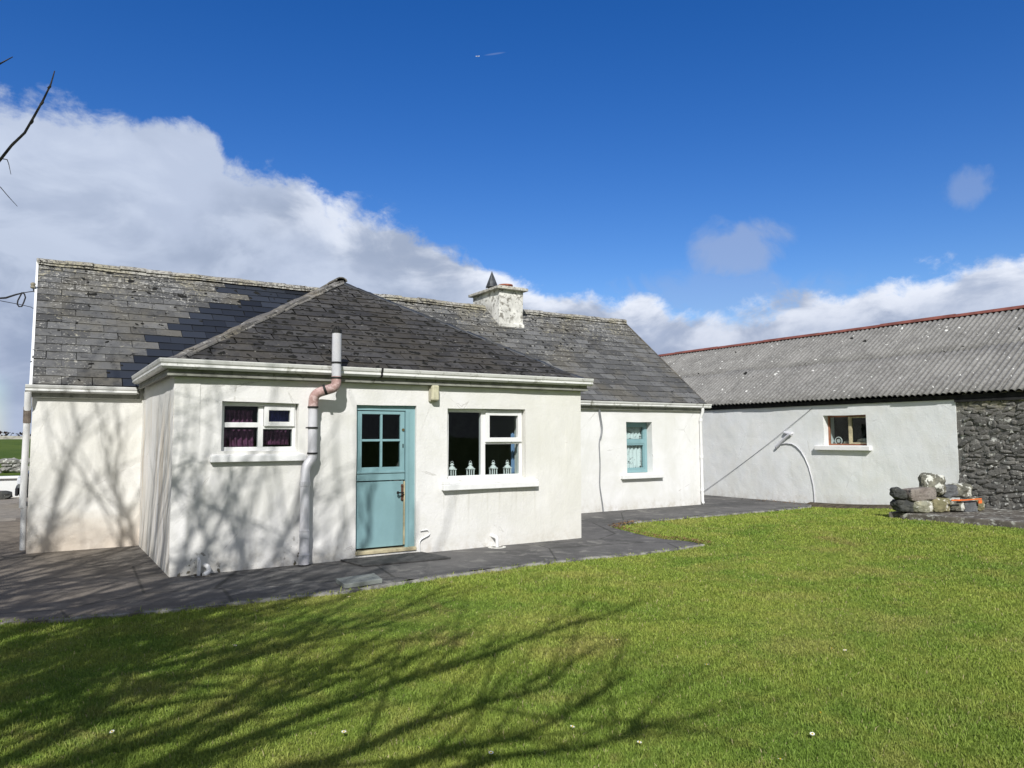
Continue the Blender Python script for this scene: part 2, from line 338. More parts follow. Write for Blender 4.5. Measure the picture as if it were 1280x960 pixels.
class MB:
    def __init__(s): s.v = []; s.f = []; s.t = []; s.tint = (0, 0, 0)
    def add(s, vs, fs):
        k = len(s.v); s.v += [tuple(v) for v in vs]; s.f += [tuple(i + k for i in f) for f in fs]; s.t += [s.tint] * len(vs); return s
    def box(s, a, b, rot=None, piv=None):
        (x0, y0, z0), (x1, y1, z1) = a, b
        vs = [Vector(q) for q in ((x0, y0, z0), (x1, y0, z0), (x1, y1, z0), (x0, y1, z0), (x0, y0, z1), (x1, y0, z1), (x1, y1, z1), (x0, y1, z1))]
        if rot is not None:
            piv = Vector(piv) if piv is not None else sum(vs, Vector()) / 8
            vs = [rot @ (v - piv) + piv for v in vs]
        return s.add(vs, [(0, 3, 2, 1), (4, 5, 6, 7), (0, 1, 5, 4), (1, 2, 6, 5), (2, 3, 7, 6), (3, 0, 4, 7)])
    def frame(s, u0, u1, z0, z1, w, v0, v1, ax=None):
        # rectangular ring in the X-Z plane, depth v0..v1; ax='Y' puts it in the Y-Z plane
        bs = [((u0, v0, z0), (u0 + w, v1, z1)), ((u1 - w, v0, z0), (u1, v1, z1)), ((u0 + w, v0, z0), (u1 - w, v1, z0 + w)), ((u0 + w, v0, z1 - w), (u1 - w, v1, z1))]
        for a, b in bs:
            if ax == 'Y': a, b = (a[1], a[0], a[2]), (b[1], b[0], b[2])
            s.box(a, b)
        return s
    def tube(s, pts, r, n=10, cap=True):
        pts = [Vector(p) for p in pts]; rs = r if isinstance(r, (list, tuple)) else [r] * len(pts)
        ring = []; prev = None
        for i, p in enumerate(pts):
            d = (pts[min(i + 1, len(pts) - 1)] - pts[max(i - 1, 0)]).normalized()
            if prev is None:
                a = d.orthogonal().normalized()
            else:
                a = (prev - d * prev.dot(d)); a = a.normalized() if a.length > 1e-6 else d.orthogonal().normalized()
            prev = a; b = d.cross(a)
            ring.append([p + (a * math.cos(2 * math.pi * k / n) + b * math.sin(2 * math.pi * k / n)) * rs[i] for k in range(n)])
        vs = [v for rg in ring for v in rg]; fs = []
        for i in range(len(pts) - 1):
            for k in range(n):
                fs.append((i * n + k, i * n + (k + 1) % n, (i + 1) * n + (k + 1) % n, (i + 1) * n + k))
        if cap:
            m = len(vs); vs += ring[0] + ring[-1]; fs += [tuple(range(m, m + n))[::-1], tuple(range(m + n, m + 2 * n))]
        return s.add(vs, fs)
    def lathe(s, c, prof, n=16):
        c = Vector(c); vs = []; fs = []
        for r, z in prof:
            for k in range(n): vs.append(c + Vector((r * math.cos(2 * math.pi * k / n), r * math.sin(2 * math.pi * k / n), z)))
        for i in range(len(prof) - 1):
            for k in range(n): fs.append((i * n + k, i * n + (k + 1) % n, (i + 1) * n + (k + 1) % n, (i + 1) * n + k))
        fs += [tuple(range(n))[::-1], tuple((len(prof) - 1) * n + k for k in range(n))]
        return s.add(vs, fs)
    def sweep(s, path, prof):
        """profile (list of (out, z)) swept along a horizontal polyline with mitred corners; out is to the right of travel"""
        path = [Vector((p[0], p[1], p[2] if len(p) > 2 else 0)) for p in path]; n = len(prof); vs = []; fs = []
        for i, p in enumerate(path):
            d0 = (p - path[i - 1]) if i > 0 else (path[1] - p); d1 = (path[i + 1] - p) if i < len(path) - 1 else (p - path[i - 1])
            d0.z = d1.z = 0
            n0 = Vector((d0.y, -d0.x, 0)).normalized(); n1 = Vector((d1.y, -d1.x, 0)).normalized()
            m = (n0 + n1).normalized(); m = m / max(.3, m.dot(n0))
            for o, z in prof: vs.append(p + m * o + Vector((0, 0, z)))
        for i in range(len(path) - 1):
            for k in range(n): fs.append((i * n + k, (i + 1) * n + k, (i + 1) * n + (k + 1) % n, i * n + (k + 1) % n))
        fs += [tuple(range(n)), tuple((len(path) - 1) * n + k for k in range(n))[::-1]]
        return s.add(vs, fs)
    def build(s, name, m, parent=None, loc=None, smooth=False, bevel=0, recalc=True):
        me = bpy.data.meshes.new(name); off = origin(parent) if parent is not None else Vector(loc or (0, 0, 0))
        me.from_pydata([(v[0] - off.x, v[1] - off.y, v[2] - off.z) for v in s.v], [], s.f)
        if recalc:
            import bmesh
            bm = bmesh.new(); bm.from_mesh(me); bmesh.ops.recalc_face_normals(bm, faces=bm.faces); bm.to_mesh(me); bm.free()
        a = me.attributes.new('tint', 'FLOAT_COLOR', 'POINT')
        a.data.foreach_set('color', np.array([(*q, 1) for q in s.t], dtype=np.float32).ravel())
        o = bpy.data.objects.new(name, me); COL.objects.link(o)
        if isinstance(m, str): m = M[m]
        me.materials.append(m)
        if parent is not None: o.parent = parent
        elif loc is not None: o.location = loc
        if smooth: me.polygons.foreach_set('use_smooth', [True] * len(me.polygons))
        if bevel:
            md = o.modifiers.new('Bevel', 'BEVEL'); md.width = bevel; md.segments = 2; md.limit_method = 'ANGLE'
        return o

def tag(o, label=None, cat=None, group=None, kind=None):
    if label: o['label'] = label
    if cat: o['category'] = cat
    if group: o['group'] = group
    if kind: o['kind'] = kind
    return o
def thing(name, loc, label, cat, group=None):
    o = bpy.data.objects.new(name, None); COL.objects.link(o); o.location = loc; o.empty_display_size = .2
    bpy.context.view_layer.update(); return tag(o, label, cat, group)
def copy_tree(o, parent=None):
    c = o.copy(); COL.objects.link(c); c.parent = parent
    for ch in list(o.children): copy_tree(ch, c)
    return c
def wob(p, amp=.012, sc=1.1):
    v = noise.noise_vector(Vector(p) * sc) * amp + noise.noise_vector(Vector(p) * sc * 3.1) * amp * .35
    return Vector(p) + v

def panel(mb, P, a0, a1, z0, z1, holes, depth, step=.16, amp=.012, inward=1):
    """wall face with openings: P(a, d, z) maps along-wall, depth into the wall, height. Uneven plaster face, reveals and a flat inner face."""
    def lines(lo, hi, marks):
        ms = sorted({lo, hi, *[m for m in marks if lo < m < hi]}); out = []
        for i in range(len(ms) - 1):
            k = max(1, round((ms[i + 1] - ms[i]) / step)); out += [ms[i] + (ms[i + 1] - ms[i]) * j / k for j in range(k)]
        return out + [ms[-1]]
    A = lines(a0, a1, [h[0] for h in holes] + [h[1] for h in holes]); Z = lines(z0, z1, [h[2] for h in holes] + [h[3] for h in holes])
    base = len(mb.v); na, nz = len(A), len(Z)
    for d in (0, depth):
        for z in Z:
            for a in A:
                q = wob(P(a, d, z), amp if d == 0 else 0); mb.v.append(tuple(q)); mb.t.append((0, 0, 0))
    idx = lambda i, j, k=0: base + k * na * nz + j * na + i
    solid = {}
    for j in range(nz - 1):
        for i in range(na - 1):
            ca, cz = (A[i] + A[i + 1]) / 2, (Z[j] + Z[j + 1]) / 2
            solid[i, j] = not any(h[0] < ca < h[1] and h[2] < cz < h[3] for h in holes)
    for (i, j), sflag in solid.items():
        if not sflag: continue
        mb.f.append((idx(i, j), idx(i + 1, j), idx(i + 1, j + 1), idx(i, j + 1)))
        mb.f.append((idx(i, j, 1), idx(i, j + 1, 1), idx(i + 1, j + 1, 1), idx(i + 1, j, 1)))
        for (di, dj, e) in ((-1, 0, ((i, j + 1), (i, j))), (1, 0, ((i + 1, j), (i + 1, j + 1))), (0, -1, ((i, j), (i + 1, j))), (0, 1, ((i + 1, j + 1), (i, j + 1)))):
            if not solid.get((i + di, j + dj), False):
                (p, q), (r_, s_) = e
                mb.f.append((idx(p, q), idx(p, q, 1), idx(r_, s_, 1), idx(r_, s_)))

# ------------------------------------------------------------------ camera, light, sky
cam = bpy.data.cameras.new('camera'); co = bpy.data.objects.new('camera', cam); COL.objects.link(co); scene.camera = co
cam.sensor_width = 36; cam.lens = 931.86 / 1280 * 36; cam.clip_end = 20000; cam.clip_start = .05
pitch, roll = .0716, -.0042
F3 = FWD * math.cos(pitch) + Vector((0, 0, math.sin(pitch))); U3 = Vector((0, 0, math.cos(pitch))) - FWD * math.sin(pitch)
r3 = RGT * math.cos(roll) + U3 * math.sin(roll); u3 = -RGT * math.sin(roll) + U3 * math.cos(roll)
mw = Matrix((r3, u3, -F3)).transposed().to_4x4(); mw.translation = CAM; co.matrix_world = mw

SUN_EL, SUN_H = R(38), R(32)              # elevation; heading of the light's travel from +Y towards +X
travel = Vector((math.sin(SUN_H) * math.cos(SUN_EL), math.cos(SUN_H) * math.cos(SUN_EL), -math.sin(SUN_EL)))
sl = bpy.data.lights.new('sun', 'SUN'); sl.energy = 4.75; sl.angle = R(.5); sl.color = (1, .98, .95)
so = bpy.data.objects.new('sun', sl); COL.objects.link(so); so.rotation_euler = (-travel).to_track_quat('Z', 'Y').to_euler(); so.location = (-10, -20, 20)

w = bpy.data.worlds.new('World'); scene.world = w; w.use_nodes = True
class _W: pass
t = NT(w); bgn = t.n['Background']; bgn.inputs[1].default_value = .11
sky = t.node('ShaderNodeTexSky', sky_type='NISHITA', sun_disc=False, sun_elevation=SUN_EL, sun_rotation=math.atan2(-travel.x, -travel.y) % (2 * math.pi), air_density=1.0, dust_density=.25, ozone_density=2.5)
d = t.node('ShaderNodeTexCoord').outputs['Generated']
dx, dy, dz = t.sep(d)
fw = t.math('ADD', t.math('MULTIPLY', dx, FWD.x), t.math('MULTIPLY', dy, FWD.y)); rt = t.math('ADD', t.math('MULTIPLY', dx, RGT.x), t.math('MULTIPLY', dy, RGT.y))
az = t.math('ARCTAN2', rt, fw); el = t.math('ARCSINE', dz)
CL = [(-.80, .33), (-.70, .35), (-.615, .363), (-.537, .378), (-.46, .386), (-.40, .382), (-.376, .345), (-.297, .330), (-.225, .310), (-.172, .300), (-.086, .262), (-.021, .231), (.066, .192), (.162, .188), (.224, .174), (.275, .172), (.335, .168), (.429, .178), (.49, .184), (.61, .192), (.75, .2), (1.2, .3)]
fc = t.node('ShaderNodeFloatCurve'); cv = fc.mapping.curves[0]
an = lambda a: (a + 1.6) / 3.2
pts = [(0, .55), (an(-1.05), .45)] + [(an(a), e) for a, e in CL] + [(1, .5)]
while len(cv.points) < len(pts): cv.points.new(.5, .5)
for pnt, (a, e) in zip(cv.points, pts): pnt.location = (a, e * 2); pnt.handle_type = 'AUTO'
fc.mapping.use_clip = False; fc.mapping.update()
t.l.new(t.math('MULTIPLY', t.math('ADD', az, 1.6), 1 / 3.2), fc.inputs['Value'])
topel = t.math('MULTIPLY', fc.outputs[0], .5)
n_edge = t.noise(t.scale(d, (1, 1, 1.35)), 8.5, 11, .60, .25); n_big = t.noise(t.scale(d, (1, 1, 2.0)), 2.6, 6, .55, .3)
n_mid = t.noise(t.scale(d, (1, 1, 1.9), (2, 0, 1)), 9, 8, .55, .4)
edge = t.math('ADD', t.math('SUBTRACT', topel, el), t.math('MULTIPLY', t.math('SUBTRACT', n_edge, .5), .125))
edge = t.math('ADD', edge, t.math('MULTIPLY', t.math('SUBTRACT', t.noise(t.scale(d, (1, 1, 1.3), (4, 1, 2)), 24, 9, .66, .35), .5), .045))
mask = t.ramp(edge, -.006, .020)
behind = t.math('MULTIPLY', t.ramp(fw, .35, -.1), t.ramp(t.noise(t.scale(d, (1, 1, 1.6), (9, 2, 5)), 2.4, 7, .6, .5), .36, .56))  # unseen cloud added behind the viewer to make the ambient light neutral
mask = t.math('MAXIMUM', mask, behind)
bright = t.math('MULTIPLY', t.ramp(edge, .085, .012), t.ramp(az, -.50, -.05))           # sunlit rims
und = t.ramp(t.math('ADD', el, t.math('MULTIPLY', t.math('SUBTRACT', n_big, .5), .25)), .06, .12)
leftgap = t.math('MULTIPLY', t.ramp(az, -.585, -.63), t.ramp(t.math('ADD', el, t.math('MULTIPLY', t.math('SUBTRACT', n_edge, .5), .06)), .085, .055))
mask = t.math('MULTIPLY', mask, t.math('SUBTRACT', 1, t.math('MULTIPLY', leftgap, .85)))
def puff(a0, e0, ra, re, op, sh=0):
    qa = t.math('DIVIDE', t.math('SUBTRACT', az, a0), ra); qe = t.math('DIVIDE', t.math('SUBTRACT', el, e0), re)
    rr = t.math('SQRT', t.math('ADD', t.math('MULTIPLY', qa, qa), t.math('MULTIPLY', qe, qe)))
    rr = t.math('ADD', rr, t.math('MULTIPLY', t.math('SUBTRACT', t.noise(d, 11 + sh, 8, .6, .5), .5), 2.4))
    return t.math('MULTIPLY', t.ramp(rr, 1.0, .35), op)
p1 = puff(.307, .236, .078, .042, .62); p2 = puff(.556, .279, .032, .026, .38, 3); p3 = puff(.27, .185, .16, .035, .30, 5)
puffs = t.math('MAXIMUM', t.math('MAXIMUM', p1, p2), p3)
# a short condensation trail
tu = t.math('DIVIDE', t.math('SUBTRACT', az, -.022), .016); tl = t.math('DIVIDE', t.math('SUBTRACT', t.math('SUBTRACT', el, .4885), t.math('MULTIPLY', t.math('ADD', az, .022), .12)), .0013)
trail = t.math('MULTIPLY', t.ramp(t.math('ADD', t.math('MULTIPLY', tu, tu), t.math('MULTIPLY', tl, tl)), 1.2, 0), .10)
hz = t.node('ShaderNodeHueSaturation', inp={'Hue': .517, 'Saturation': 1.40, 'Value': 1.12, 'Fac': 1.0}); t.l.new(sky.outputs[0], hz.inputs['Color'])
ccol = t.mix(t.ramp(n_big, .38, .62), (3.2, 3.85, 5.2), (4.7, 5.4, 6.9))
ccol = t.mix(t.math('MULTIPLY', t.ramp(n_mid, .42, .66), .6), ccol, (5.8, 6.5, 7.9))
ccol = t.mix(t.math('MULTIPLY', bright, t.ramp(n_mid, .36, .6)), ccol, (8.0, 8.4, 9.3))
ccol = t.mix(t.math('MULTIPLY', t.ramp(el, .20, .10), .35), ccol, (2.5, 3.1, 4.7))
ccol = t.mix(t.ramp(fw, .35, -.1), ccol, (3.4, 3.7, 4.3))  # even colour for the cloud added out of view
col = t.mix(puffs, hz.outputs[0], (3.3, 4.1, 6.0)); col = t.mix(trail, col, (7, 7.5, 8.5)); col = t.mix(mask, col, ccol)
t.l.new(col, bgn.inputs[0])

# ------------------------------------------------------------------ ground
def hlawn(x, y):
    def ss(v, a, b):
        q = min(1, max(0, (v - a) / (b - a))); return q * q * (3 - 2 * q)
    return -.035 + .125 * ss(y, 1.3, -1.4) * ss(x, 6.5, 11.2) + .012 * noise.noise(Vector((x * .5, y * .5, 3)))
def hter(x, y):
    pr = [(-3000, -.3), (-40, -.12), (14, -.10), (16.2, 0.0), (24, .33), (50, .8), (112, 1.62), (200, 1.2), (6000, -2)]
    for (a, za), (b_, zb) in zip(pr, pr[1:]):
        if a <= y <= b_: return za + (zb - za) * (y - a) / (b_ - a)
    return -2
mb = MB()
xs = sorted(set([-4000, -1500, -600, -250, -120] + list(range(-60, 61, 5)) + [120, 250, 600, 1500, 4000])); ys = sorted(set([-3000, -1000, -300, -100] + list(range(-40, 125, 4)) + [150, 200, 400, 1200, 6000]))
for y in ys:
    for x in xs: mb.v.append((x, y, hter(x, y))); mb.t.append((0, 0, 0))
nx = len(xs)
for j in range(len(ys) - 1):
    for i in range(nx - 1): mb.f.append((j * nx + i, j * nx + i + 1, (j + 1) * nx + i + 1, (j + 1) * nx + i))
tag(mb.build('field', 'field_grass', smooth=True), 'green pasture rising gently to the skyline beyond the yard', kind='structure')

mb = MB(); xs = np.arange(-16, 13.81, .35); xs = np.append(xs, 13.8); ys = np.arange(-22, 2.6, .35); nx = len(xs)
for y in ys:
    for x in xs: mb.v.append((x, y, hlawn(x, y))); mb.t.append((0, 0, 0))
for j in range(len(ys) - 1):
    for i in range(nx - 1): mb.f.append((j * nx + i, j * nx + i + 1, (j + 1) * nx + i + 1, (j + 1) * nx + i))
tag(mb.build('lawn', 'turf', smooth=True), kind='structure')

PATH = [(-12, -1.15), (-4.5, -1.32), (-1.52, -1.43), (-.75, -1.62), (.38, -1.75), (1.46, -1.80), (2.69, -1.60), (4.34, -1.50), (5.53, -1.60), (6.4, -1.60), (6.95, -1.50), (6.95, -1.15), (6.81, -.62), (7.0, .3), (7.19, .88), (7.97, 1.20), (10.26, 1.21), (12.2, 1.20), (13.22, 1.27), (13.79, 1.62)]
def rough_edge(pts, amp=.035, step=.09):
    out = []
    for a, b_ in zip(pts, pts[1:]):
        a, b_ = Vector(a), Vector(b_); L = (b_ - a).length; k = max(1, int(L / step))
        for i in range(k):
            q = a.lerp(b_, i / k); nn = Vector((-(b_ - a).y, (b_ - a).x)).normalized()
            q = q + nn * (noise.noise(Vector((q.x * 3, q.y * 3, 0))) * amp + random.uniform(-.3, .3) * amp); out.append((q.x, q.y))
    out.append(tuple(pts[-1])); return out
pe = rough_edge(PATH)
def slab_poly(name, pts, z, thick, m, edge_n):
    """flat polygon with a crumbling bevelled rim along its first edge_n points"""
    import bmesh
    bm = bmesh.new(); n = len(pts)
    outer = [bm.verts.new((x, y, z - thick)) for x, y in pts]; rim = [bm.verts.new((x, y, z - .012 + random.uniform(-.006, .006))) for x, y in pts]
    inner = []
    for i, (x, y) in enumerate(pts):
        if 0 < i < edge_n - 1:
            a, b_ = Vector(pts[i - 1]), Vector(pts[i + 1]); nn = Vector((-(b_ - a).y, (b_ - a).x)).normalized() * random.uniform(.03, .06)
            inner.append(bm.verts.new((x + nn.x, y + nn.y, z)))
        else: inner.append(bm.verts.new((x, y, z)))
    for i in range(edge_n - 1):
        bm.faces.new((outer[i], outer[i + 1], rim[i + 1], rim[i])); bm.faces.new((rim[i], rim[i + 1], inner[i + 1], inner[i]))
    bm.faces.new(inner)
    bmesh.ops.triangulate(bm, faces=[f for f in bm.faces if len(f.verts) > 4])
    me = bpy.data.meshes.new(name); bm.to_mesh(me)
    a = me.attributes.new('tint', 'FLOAT_COLOR', 'POINT'); k = len(me.vertices)
    arr = np.zeros((k, 4), np.float32); arr[:, 3] = 1; arr[:2 * n, 0] = 1; a.data.foreach_set('color', arr.ravel()); bm.free()
    me.materials.append(M[m]); o = bpy.data.objects.new(name, me); COL.objects.link(o); return tag(o, kind='structure')
# path: apron, strip in front of the house, up to the barn
slab_poly('path', pe + [(13.79, 8.6), (-1.6, 8.6), (-1.6, 8.0), (-12, 8.0)], 0, .06, 'tarmac', len(pe))
mb = MB(); mb.add([(-40, 7.9, -.004), (13.79, 7.9, -.004), (13.79, 15.3, -.004), (-40, 15.3, -.004)], [(0, 1, 2, 3)]); mb.add([(-40, -1.1, -.004), (-11.9, -1.1, -.004), (-11.9, 8, -.004), (-40, 8, -.004)], [(0, 1, 2, 3)])
tag(mb.build('yard', 'yard_concrete'), kind='structure')

# ------------------------------------------------------------------ roofs made of real slates
def clip(poly, region):
    """clip convex polygon poly by convex ccw region"""
    out = poly
    for i in range(len(region)):
        a, b_ = region[i], region[(i + 1) % len(region)]
        inp, out = out, []
        if not inp: return []
        side = lambda p: (b_[0] - a[0]) * (p[1] - a[1]) - (b_[1] - a[1]) * (p[0] - a[0])
        for k in range(len(inp)):
            p, q = inp[k], inp[(k + 1) % len(inp)]; sp, sq = side(p), side(q)
            if sp >= 0: out.append(p)
            if (sp > 0 > sq) or (sp < 0 < sq):
                tt = sp / (sp - sq); out.append((p[0] + (q[0] - p[0]) * tt, p[1] + (q[1] - p[1]) * tt))
    return out
def slates(mbs, O, a, s, region, w=.38, g=.21, pick=lambda x, y: 0, lichen=lambda x, y: .3, chip=.1, jit=.004, miss=0.0, seed=1):
    rr = random.Random(seed); O, a, s = Vector(O), Vector(a).normalized(), Vector(s).normalized(); n = a.cross(s).normalized()
    if n.z < 0: n = -n
    xs = [p[0] for p in region]; ys = [p[1] for p in region]; row = 0; y = min(ys) - .01
    while y < max(ys):
        x = min(xs) - w * (row % 2) * .5 - .02
        while x < max(xs):
            x0, x1 = x + .003 + rr.uniform(-jit, jit), x + w - .003 + rr.uniform(-jit, jit); y0 = y + rr.uniform(-jit, jit) * 1.4; y1 = y + g * 1.25
            quad = [(x0, y0), (x1, y0 + rr.uniform(-jit, jit)), (x1, y1), (x0, y1)]
            if rr.random() < chip:
                k = rr.uniform(.02, .08); q = rr.uniform(.02, .07)
                if rr.random() < .5: quad = [(x0 + k, y0), quad[1], quad[2], quad[3], (x0, y0 + q)]
                else: quad = [quad[0], (x1 - k, y0), (x1, y0 + q), quad[2], quad[3]]
            pl = clip(quad, region)
            if len(pl) >= 3 and rr.random() > miss:
                mb = mbs[pick((x0 + x1) / 2, y + g / 2)]
                lift = .014 + rr.uniform(-.002, .004); tilt = rr.uniform(-.003, .003)
                top = []; bot = []
                for (px, py) in pl:
                    f = (py - y) / (g * 1.25); h = lift * (1 - f) + .004 + tilt * (px - x) / w
                    P = O + a * px + s * py; top.append(P + n * (h + .007)); bot.append(P + n * h)
                mb.tint = (rr.random(), rr.random(), max(0, min(1, lichen(x, y + g / 2)))); m_ = len(pl)
                mb.add(top + bot, [tuple(range(m_))] + [(i, (i + 1) % m_, m_ + (i + 1) % m_, m_ + i) for i in range(m_)])
            x += w
        y += g; row += 1
def ridge_tiles(mb, p0, p1, L=.42, r=.11, lift=.03, seed=3, flat=.75, lich=.9):
    rr = random.Random(seed); p0, p1 = Vector(p0), Vector(p1); D = p1 - p0; n = max(1, round(D.length / L)); d = D.normalized()
    side = d.cross(Vector((0, 0, 1))).normalized(); up = side.cross(d).normalized()
    for i in range(n):
        a = p0 + d * (D.length * i / n - .012) + up * (lift + rr.uniform(-.014, .012)); b_ = p0 + d * (D.length * (i + 1) / n - .004) + up * (lift + rr.uniform(-.014, .012))
        a += side * rr.uniform(-.008, .008)
        mb.tint = (rr.random(), rr.random(), lich); K = 8; vs = []
        for P, k2 in ((a, 1.0), (b_, 1.0)):
            for q, ro in ((0, r), (1, r - .022)):
                for k in range(K + 1):
                    th = math.pi * k / K; vs.append(P + side * math.cos(th) * ro * k2 * 1.15 + up * (math.sin(th) * ro * flat - r * .35))
        m1 = K + 1; fs = []
        for k in range(K):
            fs += [(k, k + 1, 2 * m1 + k + 1, 2 * m1 + k), (m1 + k, 3 * m1 + k, 3 * m1 + k + 1, m1 + k + 1), (k, m1 + k, m1 + k + 1, k + 1), (2 * m1 + k, 2 * m1 + k + 1, 3 * m1 + k + 1, 3 * m1 + k)]
        fs += [(0, 2 * m1, 3 * m1, m1), (K, m1 + K, 3 * m1 + K, 2 * m1 + K)]
        mb.add(vs, fs)
    # mortar bed under the tiles
    mb.tint = (.2, .5, lich)
    k = 24; vs = []
    for i in range(k + 1):
        P = p0.lerp(p1, i / k); 
        for sx, uz in ((-1.12, -.055), (-.8, .03), (.8, .03), (1.12, -.055)): vs.append(P + side * sx * r + up * (uz + rr.uniform(-.02, .012)))
    mb.add(vs, [(i * 4 + j, i * 4 + j + 1, (i + 1) * 4 + j + 1, (i + 1) * 4 + j) for i in range(k) for j in range(3)])

def notch_marks(mb, O, a, s, region, n, seed, size=(.03, .09), w=.34, g=.19, where=lambda x, y: True):  # raised black blobs imitating the dark notches and gaps at slate joints
    rr = random.Random(seed); O, a, s = Vector(O), Vector(a).normalized(), Vector(s).normalized(); nn = a.cross(s).normalized()
    if nn.z < 0: nn = -nn
    xs = [p[0] for p in region]; ys = [p[1] for p in region]; k = 0; tries = 0
    while k < n and tries < n * 30:
        tries += 1
        row = rr.randint(0, int((max(ys) - min(ys)) / g)); y = min(ys) - .01 + row * g + rr.uniform(-.02, .05)
        x = min(xs) - w * (row % 2) * .5 - .02 + w * rr.randint(0, int((max(xs) - min(xs)) / w)) + rr.uniform(-.03, .03)
        if rr.random() < .35: x += rr.uniform(0, w)
        if len(clip([(x - .01, y), (x + .01, y), (x + .01, y + .02), (x - .01, y + .02)], region)) < 4 or not where(x, y): continue
        L = rr.uniform(*size); W = L * rr.uniform(.45, 1.0); m_ = 9; vs = [O + a * x + s * y + nn * (.030 + rr.uniform(0, .008))]
        lean = rr.uniform(-.6, .6)
        for q in range(m_):
            th = 2 * math.pi * q / m_; r_ = rr.uniform(.6, 1.15); px, py = math.cos(th) * W * .5 * r_, math.sin(th) * L * .5 * r_
            vs.append(O + a * (x + px + py * lean) + s * (y + py) + nn * .022)
        mb.add(vs, [(0, 1 + q, 1 + (q + 1) % m_) for q in range(m_)]); k += 1

# ------------------------------------------------------------------ the cottage
cot = thing('cottage', (MU0, EXD, 0), 'long whitewashed cottage with slate roofs and a projecting kitchen extension', 'cottage')
W1 = (.52, 1.43, 1.40, 1.99); DR = (2.19, 3.04, .09, 1.985); W2 = (3.52, 4.81, .96, 1.965)
mb = MB()
panel(mb, lambda a, d_, z: (a, d_, z), 0, EXL, -.08, 2.36, [W1, (DR[0], DR[1], .07, DR[3]), W2], .30)
panel(mb, lambda a, d_, z: (d_, a, z), 0, EXD - .001, -.08, 2.36, [], .28)
panel(mb, lambda a, d_, z: (EXL - d_, a, z), 0, EXD - .001, -.08, 2.36, [], .28)
ew = mb.build('extension_wall', 'limewash_ext', cot, smooth=False, recalc=False)
W3 = (9.38, 10.12, .77, 1.875)
mb = MB(); ZT = 2.30
panel(mb, lambda a, d_, z: (a, EXD + d_, z), MU0, 0, -.08, ZT, [], .35)
panel(mb, lambda a, d_, z: (a, EXD + d_, z), EXL, MU1, -.08, ZT, [W3], .35)
panel(mb, lambda a, d_, z: (MU0 + d_, a, z), EXD, BACK_V, -.08, ZT, [], .35, step=.4)
panel(mb, lambda a, d_, z: (MU1 - d_, a, z), EXD, BACK_V, -.08, ZT, [], .35, step=.4)
panel(mb, lambda a, d_, z: (a, BACK_V - d_, z), MU0, MU1, -.08, ZT, [], .35, step=.5)
for uu, k in ((MU0, 1), (MU1, -1)):
    vs = [(uu + k * .004, EXD, ZT - .02), (uu + k * .004, BACK_V, ZT - .02), (uu + k * .004, RIDGE_V, RIDGE_Z - .05), (uu + k * .3, EXD, ZT - .02), (uu + k * .3, BACK_V, ZT - .02), (uu + k * .3, RIDGE_V, RIDGE_Z - .05)]
    mb.add(vs, [(0, 1, 2), (3, 5, 4), (0, 3, 4, 1), (1, 4, 5, 2), (2, 5, 3, 0)])
mw_ = mb.build('main_wall', 'limewash_main', cot, recalc=False)
# rooms behind the windows
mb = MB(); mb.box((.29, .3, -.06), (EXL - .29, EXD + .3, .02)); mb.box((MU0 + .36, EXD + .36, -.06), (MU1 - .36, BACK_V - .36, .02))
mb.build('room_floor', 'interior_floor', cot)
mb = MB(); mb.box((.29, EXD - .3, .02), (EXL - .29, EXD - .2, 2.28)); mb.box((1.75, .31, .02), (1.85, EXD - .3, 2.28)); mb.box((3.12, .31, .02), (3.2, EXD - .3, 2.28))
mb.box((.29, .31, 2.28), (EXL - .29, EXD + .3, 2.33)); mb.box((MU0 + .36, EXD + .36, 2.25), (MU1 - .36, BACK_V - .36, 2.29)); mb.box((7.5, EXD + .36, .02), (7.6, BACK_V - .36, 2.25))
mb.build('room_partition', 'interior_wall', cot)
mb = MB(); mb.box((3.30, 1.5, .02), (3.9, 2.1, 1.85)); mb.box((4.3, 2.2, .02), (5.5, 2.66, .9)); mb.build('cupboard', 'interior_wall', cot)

# main roof
EV, EZ = EXD - .10, 2.30
slope = Vector((0, RIDGE_V - EV, RIDGE_Z - EZ)); SL = slope.length; sdir = slope.normalized()
E0 = Vector((MU0 - .03, EV, EZ))
uw = MU1 - MU0 + .06
newedge = [(0, 1.0), (.45, 1.35), (.62, 1.62), (1.0, 2.05), (1.33, 2.3), (1.28, 2.55), (1.55, 2.75), (1.9, 3.0), (2.3, 3.3)]
def pick_main(x, y):
    X = x + MU0 - .03; sv = y
    # boundary of the newer dark slates on the left part, X as a function of the height up the slope
    bd = [(-.1, -.35), (.25, -.28), (.6, -.05), (1.0, .25), (1.5, .6), (2.0, .9), (2.45, .95), (2.52, .8), (2.62, 1.55), (3.0, 1.85), (3.3, 1.75), (3.5, 1.6), (4.0, 1.4)]
    for (y0, x0), (y1, x1) in zip(bd, bd[1:]):
        if y0 <= sv < y1:
            return 1 if x0 + (x1 - x0) * (sv - y0) / (y1 - y0) + noise.cell(Vector((round(sv * 5), 7.3, 1.1))) * .22 - .10 < X < 3.6 else 0
    return 0
def lich_main(x, y):
    X = x + MU0; f = (y / SL) ** 2.2 * 1.1
    if X < -.9: f = max(f, .55)
    if 7 < X < 9.4: f = max(f, (y / SL) * 1.1 - .05)
    return f + .05
mo, mn = MB(), MB()
slates([mo, mn], E0, (1, 0, 0), sdir, [(0, 0), (uw, 0), (uw, SL), (0, SL)], pick=pick_main, lichen=lich_main, chip=.10, seed=5)
bs = Vector((0, -(RIDGE_V - EV), RIDGE_Z - EZ)).normalized()
